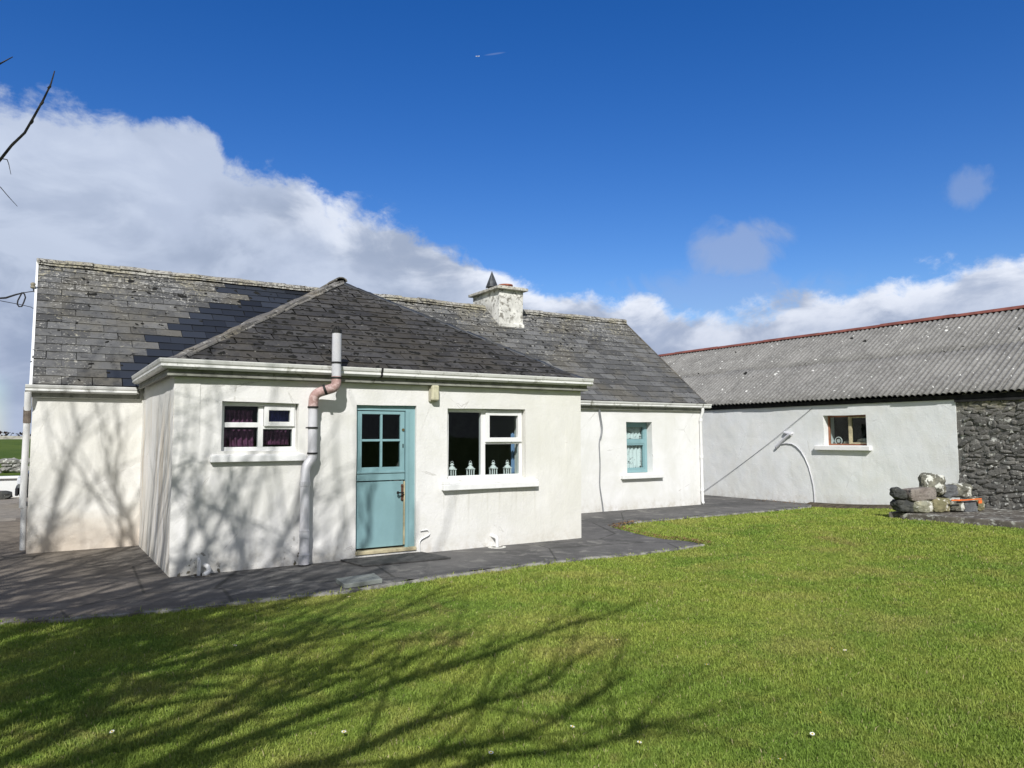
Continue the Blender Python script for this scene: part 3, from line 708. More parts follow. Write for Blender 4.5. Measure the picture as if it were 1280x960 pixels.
slates([mo, mn], (MU0 - .03, BACK_V + .10, EZ), (1, 0, 0), bs, [(0, 0), (uw, 0), (uw, SL), (0, SL)], w=.6, g=.4, pick=lambda x, y: 0, chip=0, seed=6)
ro = mo.build('main_roof', 'slate_old', cot, recalc=True)
tag(mn.build('new_slate_patch', 'slate_new', ro), 'area of new smooth blue-black slates beside the hip')
mb = MB()
for sgn in (0, 1):
    y0 = EV if sgn == 0 else BACK_V + .10
    mb.add([(MU0 - .03, y0, EZ - .015), (MU1 + .03, y0, EZ - .015), (MU1 + .03, RIDGE_V, RIDGE_Z - .015), (MU0 - .03, RIDGE_V, RIDGE_Z - .015)], [(0, 1, 2, 3)])
mb.build('underlay', 'underlay', ro)
mb = MB(); ridge_tiles(mb, (MU0 - .03, RIDGE_V, RIDGE_Z + .02), (7.4, RIDGE_V, RIDGE_Z + .02), seed=4); ridge_tiles(mb, (8.16, RIDGE_V, RIDGE_Z + .02), (MU1 + .03, RIDGE_V, RIDGE_Z + .02), seed=9)
mb.build('ridge_tile', 'ridge_tile', ro)
mb = MB(); MR = [(0, .1), (uw, .1), (uw, SL - .1), (0, SL - .1)]
notch_marks(mb, E0, (1, 0, 0), sdir, MR, 26, 3, (.06, .16), .38, .21, lambda x, y: x < 4.6 and y > 2.5)
notch_marks(mb, E0, (1, 0, 0), sdir, MR, 40, 4, (.03, .08), .38, .21, lambda x, y: x < 4.4)
notch_marks(mb, E0, (1, 0, 0), sdir, MR, 150, 5, (.03, .10), .38, .21, lambda x, y: 6.5 < x < 11.2 and y > 1.6)
tag(mb.build('dark_notches', 'notch_black', ro, recalc=False), kind='stuff')
# white verge strips at both gables
for nm, uu, wd in (('verge_board', MU0 - .045, .034), ('verge_board', MU1 + .022, .03)):
    mb = MB(); up = Vector((0, -sdir.z, sdir.y))
    for s2, sd in ((0, sdir), (1, Vector((0, -sdir.y, sdir.z)))):
        a = Vector((uu, EXD - .13 if s2 == 0 else BACK_V + .13, EZ - .03)); b_ = Vector((uu, RIDGE_V, RIDGE_Z + .01)); u_ = Vector((0, -sd.z, sd.y)) * (1 if s2 == 0 else -1)
        vs = []
        for P in (a, b_):
            for o_, k in ((0, -.10), (wd, -.10), (wd, .028), (0, .028)): vs.append(P + Vector((o_, 0, 0)) + u_ * k)
        mb.add(vs, [(0, 1, 2, 3), (4, 7, 6, 5), (0, 4, 5, 1), (1, 5, 6, 2), (2, 6, 7, 3), (3, 7, 4, 0)])
    mb.build(nm, 'verge_white' if uu < 0 else 'ridge_tile', cot)

# extension roof (half hipped, runs back into the main roof)
APX, APV, APZ = 2.92, 2.79, 4.16; ez = 2.425; eo = .075
fs = Vector((0, APV + eo, APZ - ez)); FL = fs.length
me_ = MB(); f0 = Vector((-eo, -eo, ez)); fw_ = EXL + 2 * eo
slates([me_, me_], f0, (1, 0, 0), fs, [(0, 0), (fw_, 0), (APX + eo, FL)], w=.34, g=.19, lichen=lambda x, y: .12 + .3 * (y / FL) ** 3, chip=.30, jit=.012, seed=11)
back = 5.15; sl_ = Vector((APX + eo, 0, APZ - ez)); SLL = sl_.length
def vy(z): return EV + (z - EZ) / (sdir.z / sdir.y)
# left slope: y' runs along +Y, up-slope to +X
yb = vy(ez) + .05; yt = vy(APZ) + .05
slates([me_, me_], (-eo, -eo, ez), (0, 1, 0), sl_, [(0, 0), (yb + eo, 0), (yt + eo, SLL), (APV + eo, SLL)], w=.34, g=.19, chip=.15, seed=12)
slr = Vector((-(EXL + eo - APX), 0, APZ - ez)); SLR = slr.length
slates([me_, me_], (EXL + eo, -eo, ez), (0, 1, 0), slr, [(0, 0), (yb + eo, 0), (yt + eo, SLR), (APV + eo, SLR)], w=.34, g=.19, chip=.15, seed=13)
er = me_.build('extension_roof', 'slate_ext', cot)
mb = MB(); notch_marks(mb, f0, (1, 0, 0), fs, [(.1, .05), (fw_ - .1, .05), (APX + eo, FL - .1)], 430, 8, (.04, .12)); tag(mb.build('dark_notches', 'notch_black', er, recalc=False), kind='stuff')
mb = MB(); A_ = (APX, APV, APZ - .015); q = .015
mb.add([(-eo, -eo, ez - q), (EXL + eo, -eo, ez - q), A_], [(0, 1, 2)])
mb.add([(-eo, -eo, ez - q), A_, (APX, yt, APZ - q), (-eo, yb, ez - q)], [(0, 1, 2, 3)]); mb.add([(EXL + eo, -eo, ez - q), (EXL + eo, yb, ez - q), (APX, yt, APZ - q), A_], [(0, 1, 2, 3)])
mb.build('underlay', 'underlay', er)
mb = MB(); ridge_tiles(mb, (-eo + .03, -eo + .03, ez + .02), (APX, APV, APZ + .02), r=.085, lift=.012, seed=21, lich=.25, flat=.5)
ridge_tiles(mb, (APX, APV - .05, APZ + .02), (APX, back, APZ + .02), r=.09, seed=23, lich=.4)
hl = mb.build('hip_tile', 'ridge_tile', er)
mb = MB(); ridge_tiles(mb, (EXL + eo - .03, -eo + .03, ez + .01), (APX, APV, APZ + .01), r=.05, lift=.012, seed=22, lich=0.1, L=.34); mb.build('hip_tile', 'slate_new', er)

# fascia and gutters
def og(z1, z0, out): # ogee-like gutter profile, outer side at +out
    h = z1 - z0
    return [(0, z1), (-.004, z0 + .01), (.012, z0), (out * .62, z0), (out * .86, z0 + h * .22), (out * .80, z0 + h * .48), (out * .92, z0 + h * .62), (out, z1 - .012), (out, z1), (out - .008, z1), (out - .010, z1 - .014), (out * .74, z0 + h * .5), (out * .60, z0 + .014), (.014, z0 + .014), (.008, z1)]
mb = MB(); mb.sweep([(-.055, EXD - .18), (-.055, -.055), (EXL + .055, -.055), (EXL + .055, .6)][::1], [(0, 2.27), (.0, 2.43), (.022, 2.43), (.022, 2.315), (.034, 2.30), (.034, 2.27)])
mb.box((-.055, -.055, 2.262), (EXL + .055, .0, 2.285))
mb.build('fascia', 'fascia_wood', cot)
mb = MB(); mb.sweep([(-.079, EXD - .20), (-.079, -.079), (EXL + .13, -.079)], og(2.455, 2.345, .105))
gt = mb.build('gutter', 'gutter_pvc', cot)
for gx in (2.42, 2.46): pass
for gx in (2.45,):
    mb = MB(); mb.sweep([(gx, -.079), (gx + .028, -.079)], og(2.459, 2.341, .109)); mb.build('gutter_joint', 'rubber_black', gt)
mb = MB(); mb.sweep([(MU0 - .05, EXD - .035, 0), (-.05, EXD - .035, 0)], [(0, 2.13), (0, 2.25), (.022, 2.25), (.022, 2.13)]); mb.build('fascia', 'fascia_wood', cot)
mb = MB(); mb.sweep([(EXL + .05, EXD - .035, 0), (MU1 + .03, EXD - .035, 0)], [(0, 2.13), (0, 2.25), (.022, 2.25), (.022, 2.13)])
mb.build('fascia', 'fascia_wood', cot)
mb = MB(); mb.sweep([(MU0 - .09, EXD - .058, 0), (-.10, EXD - .058, 0)], og(2.30, 2.195, .105)); mb.build('gutter', 'gutter_pvc', cot)
mb = MB(); mb.sweep([(EXL + .08, EXD - .058, 0), (MU1 + .16, EXD - .058, 0)], og(2.30, 2.20, .105)); g2 = mb.build('gutter', 'gutter_pvc', cot)
for gx in (8.3, 11.55):
    mb = MB(); mb.sweep([(gx, EXD - .058), (gx + .03, EXD - .058)], og(2.303, 2.196, .109)); mb.build('gutter_joint', 'fascia_wood', g2)
# downpipes
mb = MB(); xp = MU1 - .10
mb.tube([(xp, EXD - .12, 2.21), (xp, EXD - .12, 2.12), (xp - .0, EXD - .055, 2.0), (xp, EXD - .055, .10), (xp, EXD - .075, .03)], .034, 12); dp = mb.build('downpipe', 'pvc', cot, smooth=True)
for zz in (1.06, .3, 1.9):
    mb = MB(); mb.tube([(xp, EXD - .055, zz), (xp, EXD - .055, zz + .06)], .042, 12); mb.build('pipe_clip', 'pvc', dp)
mb = MB(); xq = MU0 - .055
mb.tube([(xq, EXD - .10, 2.20), (xq, EXD - .06, 2.05), (xq, EXD + .03, 1.9), (xq - .01, EXD + .03, .62)], .043, 12); mb.tube([(xq + .005, EXD + .03, .64), (xq + .01, EXD + .03, .05)], .036, 12); d2 = mb.build('downpipe', 'pvc', cot, smooth=True)
mb = MB(); mb.tube([(xq, EXD + .0, 2.0), (xq, EXD + .03, 1.78)], .049, 12); mb.build('pipe_clip', 'stained_pvc', d2)

# chimney
cx0, cx1, cy0, cy1 = 7.47, 8.12, 5.07, 6.28
mb = MB()
panel(mb, lambda a, d_, z: (a, cy0 + d_, z), cx0, cx1, 3.9, 4.93, [], .05, .1, .02); panel(mb, lambda a, d_, z: (cx0 + d_, a, z), cy0, cy1, 3.9, 4.93, [], .05, .1, .02)
panel(mb, lambda a, d_, z: (cx1 - d_, a, z), cy0, cy1, 3.9, 4.93, [], .05, .1, .02); panel(mb, lambda a, d_, z: (a, cy1 - d_, z), cx0, cx1, 3.9, 4.93, [], .05, .1, .02)
ch = mb.build('chimney', 'chimney_render', cot, recalc=False)
mb = MB(); mb.box((cx0 - .015, cy0 - .03, 3.95), (cx1 + .015, cy0 + .03, 4.155)); mb.build('chimney_flashing', 'chimney_render', ch, bevel=.012)
mb = MB(); mb.box((cx0 - .09, cy0 - .09, 4.93), (cx1 + .09, cy1 + .09, 4.995)); mb.box((cx0 - .02, cy0 - .02, 4.995), (cx1 + .02, cy1 + .02, 5.02)); mb.build('chimney_cap', 'cap_stone', ch, bevel=.012)
mb = MB(); mb.lathe(((cx0 + cx1) / 2 + .06, 5.42, 5.02), [(.17, 0), (.17, .035), (.15, .045), (.15, .07), (.175, .075), (.175, .1), (.12, .1)], 18); mb.build('chimney_pot', 'terracotta', ch, smooth=False)
mb = MB(); cc = Vector((7.76, 5.88, 5.02)); mb.lathe(cc, [(.10, 0), (.11, .08), (.10, .10), (.155, .12), (.13, .17), (.02, .44), (.01, .50)], 10)
for k in range(6):
    an_ = k * math.pi / 3; c_, s_ = math.cos(an_), math.sin(an_)
    mb.tube([cc + Vector((c_ * .165, s_ * .165, .10)), cc + Vector((c_ * .09, s_ * .09, .28)), cc + Vector((0, 0, .49))], .009, 5)
mb.build('chimney_cowl', 'dark_iron', ch)

# ---- windows and door
def glass(parent, u0, u1, z0, z1, v):
    mb = MB(); mb.box((u0, v, z0), (u1, v + .006, z1)); return mb.build('pane', 'glass', parent)
# small window
w1 = bpy.data.objects.new('window', None)
def window(name='window'):
    return None
mb = MB(); v0, v1 = .085, .15; a, b_, z0, z1 = W1
mb.frame(a + .004, b_ - .004, z0 + .004, z1 - .004, .045, v0, v1); mb.box((.965, v0, z0 + .05), (1.025, v1, z1 - .05)); mb.box((a + .05, v0 + .004, 1.685), (.965, v1 - .004, 1.745)); mb.box((1.025, v0 + .004, 1.665), (b_ - .05, v1 - .004, 1.70))
wf = mb.build('window', 'pvc', cot, bevel=.004)
mb = MB(); mb.frame(1.03, b_ - .03, 1.70, 1.95, .055, v0 - .028, v1 - .03); mb.build('sash', 'pvc', wf, bevel=.005)
for r_ in ((a + .05, .965, 1.745, z1 - .05), (a + .05, .965, z0 + .05, 1.685), (1.025, b_ - .05, z0 + .05, 1.665), (1.085, b_ - .085, 1.755, 1.895)): glass(wf, *r_, .11 if r_[2] < 1.75 else .105)
mb = MB(); mb.box((.40, -.07, 1.275), (1.52, .22, 1.35)); mb.box((.41, -.05, 1.35), (1.5, .2, 1.362)); mb.box((a, .06, 1.355), (b_, .30, z0 + .006)); mb.build('sill', 'sill_white', wf, bevel=.008)
# kitchen window
mb = MB(); a, b_, z0, z1 = W2; v0, v1 = .085, .15
mb.frame(a + .004, b_ - .004, z0 + .004, z1 - .004, .05, v0, v1); mb.box((4.10, v0, z0 + .05), (4.17, v1, z1 - .05)); mb.box((4.17, v0 + .003, 1.455), (b_ - .05, v1 - .003, 1.50))
wf = mb.build('window', 'pvc', cot, bevel=.004)
mb = MB(); mb.frame(4.165, b_ - .025, 1.485, 1.935, .065, v0 - .028, v1 - .03); mb.build('sash', 'pvc', wf, bevel=.005)
for r_ in ((a + .05, 4.10, z0 + .05, z1 - .05), (4.17, b_ - .05, z0 + .05, 1.455), (4.23, b_ - .09, 1.55, 1.87)): glass(wf, *r_, .11)
mb = MB(); mb.box((3.42, -.08, .825), (5.0, .22, .905)); mb.box((3.42, -.07, .905), (3.52, .02, .955)); mb.box((3.45, -.06, .905), (4.99, .2, .93)); mb.box((a, .06, .91), (b_, .30, z0 + .008)); mb.build('sill', 'sill_white', wf, bevel=.008)
mb = MB(); mb.box((a, .15, z0 - .02), (b_, .42, z0 + .03)); mb.build('window_board', 'pvc', wf)
# bedroom window
mb = MB(); a, b_, z0, z1 = W3; v0, v1 = EXD + .17, EXD + .24
mb.frame(a + .004, b_ - .004, z0 + .004, z1 - .004, .075, v0, v1); mb.box((a + .08, v0, 1.40), (b_ - .08, v1, 1.475))
wf = mb.build('window', 'paint_teal', cot, bevel=.004)
mb = MB(); mb.frame(a + .08, b_ - .08, 1.475, z1 - .08, .03, v0 + .01, v1 - .01); mb.frame(a + .08, b_ - .08, z0 + .08, 1.40, .03, v0 + .01, v1 - .01); mb.build('sash', 'paint_teal', wf)
for r_ in ((a + .11, b_ - .11, 1.505, z1 - .11), (a + .11, b_ - .11, z0 + .11, 1.37)): glass(wf, *r_, v0 + .035)
mb = MB(); mb.box((9.19, EXD - .09, .655), (10.36, EXD + .3, .745)); mb.build('sill', 'sill_white', wf, bevel=.01)
# half door
a, b_, z0, z1 = DR
mb = MB(); v0, v1 = .05, .14
mb.box((a, v0, z0), (a + .022, v1, z1)); mb.box((2.90, v0, z0), (b_, v1, z1)); mb.box((a + .022, v0, z1 - .07), (2.90, v1, z1)); mb.box((2.90, v0 - .018, z0), (2.945, v0, z1 - .07))
dr = mb.build('door', 'paint_teal', cot, bevel=.003)
mb = MB(); u0, u1 = a + .026, 2.892; vv0, vv1 = .062, .108
mb.box((u0, vv0, 1.105), (2.285, vv1, 1.905)); mb.box((2.83, vv0, 1.105), (u1, vv1, 1.905)); mb.box((2.285, vv0, 1.105), (2.83, vv1, 1.165)); mb.box((2.285, vv0, 1.865), (2.83, vv1, 1.905))
mb.box((2.545, vv0 + .004, 1.165), (2.575, vv1 - .004, 1.865)); mb.box((2.285, vv0 + .006, 1.505), (2.545, vv1 - .006, 1.535)); mb.box((2.575, vv0 + .006, 1.505), (2.83, vv1 - .006, 1.535))
mb.box((u0 - .006, vv0 - .022, 1.085), (u1 - .004, vv0, 1.112))
ul = mb.build('upper_leaf', 'paint_teal', dr, bevel=.004)
mb = MB(); mb.box((2.285, .085, 1.165), (2.83, .09, 1.865)); mb.build('door_pane', 'glass', dr)
mb = MB(); mb.box((u0, vv0, z0 + .03), (u1 - .015, vv1, .975)); mb.box((u0, vv0 - .010, .99), (u1, vv1, 1.08)); mb.build('lower_leaf', 'paint_teal', dr, bevel=.004)
mb = MB(); mb.box((a, -.02, z0 - .04), (b_, .28, z0 + .005)); mb.build('threshold', 'frame_wood_pale', dr, bevel=.006)
mb = MB(); mb.box((2.845, vv0 - .010, .74), (2.872, vv0 - .001, .90)); mb.lathe((2.858, vv0 - .004, .90), [(.018, 0), (.018, .02), (.006, .034)], 8); mb.lathe((2.858, vv0 - .004, .706), [(.006, 0), (.018, .014), (.018, .034)], 8)
hd = mb.build('door_handle', 'rust_iron', dr)
mb = MB(); mb.tube([(2.858, vv0 - .01, .82), (2.858, vv0 - .05, .82), (2.84, vv0 - .058, .82), (2.775, vv0 - .058, .822)], .010, 8); mb.lathe((2.775, vv0 - .058, .80), [(.006, 0), (.018, .012), (.018, .032), (.006, .044)], 8); mb.build('handle_lever', 'black_iron', hd)
mb = MB(); mb.tube([(2.868, vv0 - .012, 1.66), (2.868, vv0 + .002, 1.66)], .019, 12); mb.build('door_lock', 'brass', dr)
mb = MB(); mb.box((2.880, vv0 - .02, .13), (2.893, vv0 + .01, .97)); mb.build('door_stop', 'frame_wood_pale', dr)
mb = MB(); mb.box((2.862, vv0 - .008, 1.42), (2.874, vv0, 1.47)); mb.build('key_plate', 'black_iron', dr)

# soil vent pipe
SV = -.115
def bend(pts, r=.08, n=6):
    out = [Vector(pts[0])]
    for i in range(1, len(pts) - 1):
        p, a_, c_ = Vector(pts[i]), Vector(pts[i - 1]), Vector(pts[i + 1]); da, dc = (a_ - p).normalized(), (c_ - p).normalized(); k = min(r, (a_ - p).length * .48, (c_ - p).length * .48)
        for j in range(n + 1):
            q = j / n; out.append((p + da * k) * (1 - q) ** 2 + p * 2 * q * (1 - q) + (p + dc * k) * q * q)
    out.append(Vector(pts[-1])); return out
TV = -.255
mb = MB(); mb.tube([(1.82, TV, 2.30), (1.82, TV, 2.90)], .058, 18)
sp = mb.build('soil_pipe', 'pipe_grey', cot, smooth=True)
mb = MB(); mb.tube(bend([(1.82, TV, 2.32), (1.82, TV, 2.185), (1.575, SV - .03, 2.10), (1.575, SV, 1.93)], .12, 8), .060, 18); mb.build('pipe_bend', 'pipe_pink', sp, smooth=True)
mb = MB(); mb.tube([(1.575, SV, 1.95), (1.575, SV, 1.36)], .056, 18); mb.build('pipe_section', 'pipe_grey', sp, smooth=True)
mb = MB(); mb.tube(bend([(1.575, SV, 1.40), (1.575, SV, 1.30), (1.49, SV, 1.20), (1.49, SV, .03)], .07), .057, 18); mb.build('pipe_section', 'pipe_grey', sp, smooth=True)
for c_, r_ in (((1.82, TV, 2.49), .064), ((1.82, TV, 2.30), .066), ((1.575, SV, 1.935), .066), ((1.575, SV, 1.68), .064), ((1.575, SV, 1.365), .064)):
    mb = MB(); mb.tube([Vector(c_) - Vector((0, 0, .011)), Vector(c_) + Vector((0, 0, .011))], r_, 18)
    if c_[2] == 1.68: mb.box((1.565, SV + .055, 1.67), (1.585, .01, 1.69)); mb.box((1.49, SV - .01, 1.672), (1.520, SV + .01, 1.688))
    if c_[2] == 2.49: mb.box((1.81, TV + .056, 2.48), (1.83, -.10, 2.50))
    mb.build('pipe_collar', 'rubber_black', sp)
mb = MB(); mb.tube([(1.70, TV + .02, 2.155), (1.675, TV + .03, 2.145)], .068, 18); mb.build('pipe_collar', 'rubber_black', sp)
for za, zb_, r_ in ((.97, .988, .066), (1.0, 1.016, .064), (.34, .42, .062), (.02, .13, .064)):
    mb = MB(); mb.tube([(1.49, SV, za), (1.49, SV, zb_)], r_, 18); mb.tube([(1.49, SV, zb_), (1.49, SV, zb_ + .01)], r_ + .004, 18); mb.build('pipe_socket', 'pipe_grey', sp)
mb = MB(); mb.tube([(1.82, TV, 2.86), (1.82, TV, 2.905)], .061, 18); 
for k in range(8):
    an_ = k * math.pi / 4; mb.tube([(1.82 + .045 * math.cos(an_), TV + .045 * math.sin(an_), 2.90), (1.82 + .02 * math.cos(an_), TV + .02 * math.sin(an_), 2.95)], .006, 5)
mb.build('vent_cage', 'rubber_black', sp)
# small waste pipes near the ground
mb = MB(); mb.tube(bend([(.30, .05, .175), (.30, -.07, .175), (.30, -.07, -.01)], .03), .021, 12); wp = mb.build('waste_pipe', 'pvc', cot, smooth=True)
mb = MB(); mb.tube(bend([(.36, .05, .09), (.39, -.09, .10), (.41, -.10, .04), (.34, -.15, .01)], .03), .026, 12); mb.build('waste_pipe', 'pvc', cot, smooth=True)
mb = MB(); mb.lathe((.32, -.10, -.012), [(.115, 0), (.115, .02), (.09, .024), (.085, .012)], 20); mb.build('gully', 'plinth_concrete', wp)
mb = MB(); mb.tube(bend([(4.20, .04, .17), (4.26, -.09, .13), (4.26, -.09, -.01)], .03), .024, 12); wp = mb.build('waste_pipe', 'pvc', cot, smooth=True)
mb = MB(); mb.lathe((4.25, -.10, -.012), [(.13, 0), (.13, .016), (.10, .02), (.09, .01)], 20); mb.build('gully', 'chimney_render', wp)
# cable clipped to the main wall
cp = [(8.62, EXD - .06, 2.2), (8.60, EXD - .03, 2.1), (8.67, EXD - .025, 1.75), (8.66, EXD - .025, 1.62), (8.60, EXD - .025, 1.45), (8.62, EXD - .025, 1.0), (8.60, EXD - .025, .55), (8.66, EXD - .03, .2), (8.68, EXD - .04, .01)]
mb = MB(); mb.tube(bend(cp, .1, 4), .013, 6); mb.tube([Vector(p_) + Vector((.03, 0, 0)) for p_ in bend(cp, .1, 4)[:18]], .008, 6); mb.build('wall_cable', 'cable_grey', cot, smooth=True)
# white cable stub beside the door
mb = MB(); mb.tube(bend([(3.08, -.02, 0.0), (3.08, -.02, .18), (3.24, -.015, .24), (3.22, -.012, .31), (3.10, -.012, .30)], .05, 4), .009, 6); mb.build('wall_cable', 'pvc', cot, smooth=True)

# ---- things on and in the cottage
lp = thing('wall_lamp', (3.28, 0, 2.05), 'yellowed rectangular bulkhead lamp under the eaves between the door and the kitchen window', 'lamp')
mb = MB(); mb.box((3.215, -.035, 2.045), (3.345, .012, 2.30)); mb.build('lamp_base', 'lamp_base', lp, bevel=.008)
mb = MB(); mb.box((3.225, -.105, 2.06), (3.335, -.035, 2.27)); mb.build('diffuser', 'lamp_diffuser', lp, bevel=.02)
mb = MB(); mb.tube([(3.28, -.05, 2.27), (3.28, -.05, 2.31)], .028, 12); mb.build('cable_gland', 'lamp_base', lp)

def curtain(name, m, u0, u1, z0, z1, v, folds, amp, label, cat, gather=0, seed=0, group=None):
    mb = MB(); nu, nz = 60, 16; rr = random.Random(seed)
    ph = rr.uniform(0, 6)
    for j in range(nz + 1):
        f = j / nz; z = z0 + (z1 - z0) * f
        for i in range(nu + 1):
            g = i / nu; w_ = (u1 - u0); uc = (u0 + u1) / 2
            sc_ = 1 - gather * math.sin(math.pi * (1 - f)) 
            x = uc + (g - .5) * w_ * sc_; y = v + math.sin(g * folds * 6.283 + ph + .6 * math.sin(f * 3)) * amp + rr.uniform(-.002, .002)
            mb.v.append((x, y, z)); mb.t.append((0, 0, 0))
    for j in range(nz):
        for i in range(nu): q_ = j * (nu + 1) + i; mb.f.append((q_, q_ + 1, q_ + nu + 2, q_ + nu + 1))
    o = mb.build(name, m, loc=(u0, v, z0), smooth=True)
    md = o.modifiers.new('Solid', 'SOLIDIFY'); md.thickness = .0015
    return tag(o, label, cat, group)
curtain('curtain', 'curtain_purple', .57, .96, 1.44, 1.66, .24, 6, .018, 'short purple curtain behind the lower pane nearest the house corner in the small window', 'curtain', 0, 1)
curtain('curtain', 'curtain_purple', .60, .95, 1.72, 1.90, .24, 6, .018, 'short purple curtain behind the upper fixed pane nearest the house corner in the small window', 'curtain', .12, 2)
curtain('curtain', 'curtain_purple', 1.03, 1.39, 1.47, 1.65, .24, 7, .018, 'short purple curtain behind the lower pane nearest the soil pipe in the small window', 'curtain', 0, 3)
curtain('curtain', 'curtain_violet', 1.07, 1.37, 1.74, 1.91, .22, 4, .012, 'blue violet cloth behind the little opening sash of the small window', 'curtain', 0, 9)
curtain('curtain', 'curtain_blue', 4.78, 4.92, 1.0, 1.62, .34, 3, .015, 'pale blue curtain edge behind the kitchen window by its outer jamb', 'curtain', 0, 4)
curtain('lace_curtain', 'lace', 9.42, 10.08, .84, 1.42, EXD + .265, 6, .02, 'white lace curtain behind the lower pane of the teal framed window', 'curtain', 0, 5)
curtain('lace_curtain', 'lace', 9.42, 10.08, 1.50, 1.80, EXD + .265, 7, .02, 'white lace valance behind the small upper pane of the teal framed window', 'curtain', 0, 6)

def lantern(loc, label):
    L = thing('lantern', loc, label, 'lantern', 'white lanterns on the kitchen window board'); x, y, z = loc
    mb = MB(); mb.box((x - .045, y - .045, z), (x + .045, y + .045, z + .018))
    for sx in (-1, 1):
        for sy in (-1, 1): mb.box((x + sx * .036 - .006, y + sy * .036 - .006, z + .018), (x + sx * .036 + .006, y + sy * .036 + .006, z + .105))
    for sx in (-1, 1): mb.box((x - .005, y + sx * .036 - .004, z + .018), (x + .005, y + sx * .036 + .004, z + .105))
    mb.box((x - .05, y - .05, z + .105), (x + .05, y + .05, z + .117)); mb.build('body', 'lantern_white', L)
    mb = MB(); mb.lathe((x, y, z + .117), [(.055, 0), (.035, .028), (.022, .034), (.022, .055), (.033, .058), (.012, .078), (.004, .082)], 12); mb.build('roof', 'lantern_white', L)
    mb = MB(); mb.tube([(x + .02 * math.cos(q_ * .628), y, z + .205 + .02 * math.sin(q_ * .628)) for q_ in range(11)], .003, 5, False); mb.build('ring', 'lantern_white', L)
    return L
zb = .99; l0 = lantern((3.70, .22, zb), 'first white lantern on the kitchen window board counting from the door')
for xx, lb in ((4.0, 'second white lantern from the door, standing before the window mullion on the kitchen window board'), (4.385, 'third white lantern from the door, just past the window mullion on the kitchen window board'), (4.63, 'fourth white lantern from the door, next to the pale blue kitchen curtain')):
    c_ = copy_tree(l0); c_.location = (xx, .22, zb); c_['label'] = lb

mb = MB(); vs = [(2.0, -.02), (3.2, -.02), (3.5, -.34), (2.06, -.66)]
import bmesh
def flat_slab(name, pts, z0, z1, m, label, cat, jit=.004, bevel=.004):
    mb = MB(); n = len(pts); c = sum((Vector(p_) for p_ in pts), Vector((0, 0))) / n
    top = [(p_[0], p_[1], z1 + random.uniform(-jit, jit)) for p_ in pts]; bot = [(p_[0], p_[1], z0) for p_ in pts]
    mb.add(top + bot, [tuple(range(n)), tuple(range(2 * n - 1, n - 1, -1))] + [(i, (i + 1) % n, n + (i + 1) % n, n + i) for i in range(n)])
    return tag(mb.build(name, m, loc=(c.x, c.y, z0), bevel=bevel), label, cat)
flat_slab('doormat', [(1.98, -.03), (3.12, -.01), (3.22, -.66), (2.06, -.60)], .002, .022, 'mat_rubber', 'black rubber mat lying outside the teal half door', 'mat', .003)
flat_slab('paving_slab', [(1.45, -1.38), (1.92, -1.30), (1.86, -1.68), (1.42, -1.74)], .004, .05, 'flagstone', 'loose grey flagstone at the edge of the lawn in front of the door', 'paving slab', .003)

# ------------------------------------------------------------------ the barn
barn = thing('barn', (BU, -3, 0), 'long barn with corrugated grey roof, half whitewashed and half bare stone', 'barn')
BW = (.26, 1.30, 1.345, 2.01)
mb = MB(); panel(mb, lambda a, d_, z: (BU + d_, a, z), -1.62, 10, -.1, 2.28, [BW], .40, .16, .016)
mb.box((BU + 5.4, -9, -.1), (BU + 5.8, 10, 2.28)); 
for yy in (-9, 9.6):
    mb.box((BU + .4, yy, -.1), (BU + 5.4, yy + .4, 2.28)); vs = [(BU, yy, 2.28), (BU + 5.8, yy, 2.28), (BU + 2.9, yy, 4.2), (BU, yy + .4, 2.28), (BU + 5.8, yy + .4, 2.28), (BU + 2.9, yy + .4, 4.2)]
    mb.add(vs, [(0, 1, 2), (3, 5, 4), (0, 3, 4, 1), (1, 4, 5, 2), (2, 5, 3, 0)])
mb.build('whitewashed_wall', 'limewash_barn', barn, recalc=False)
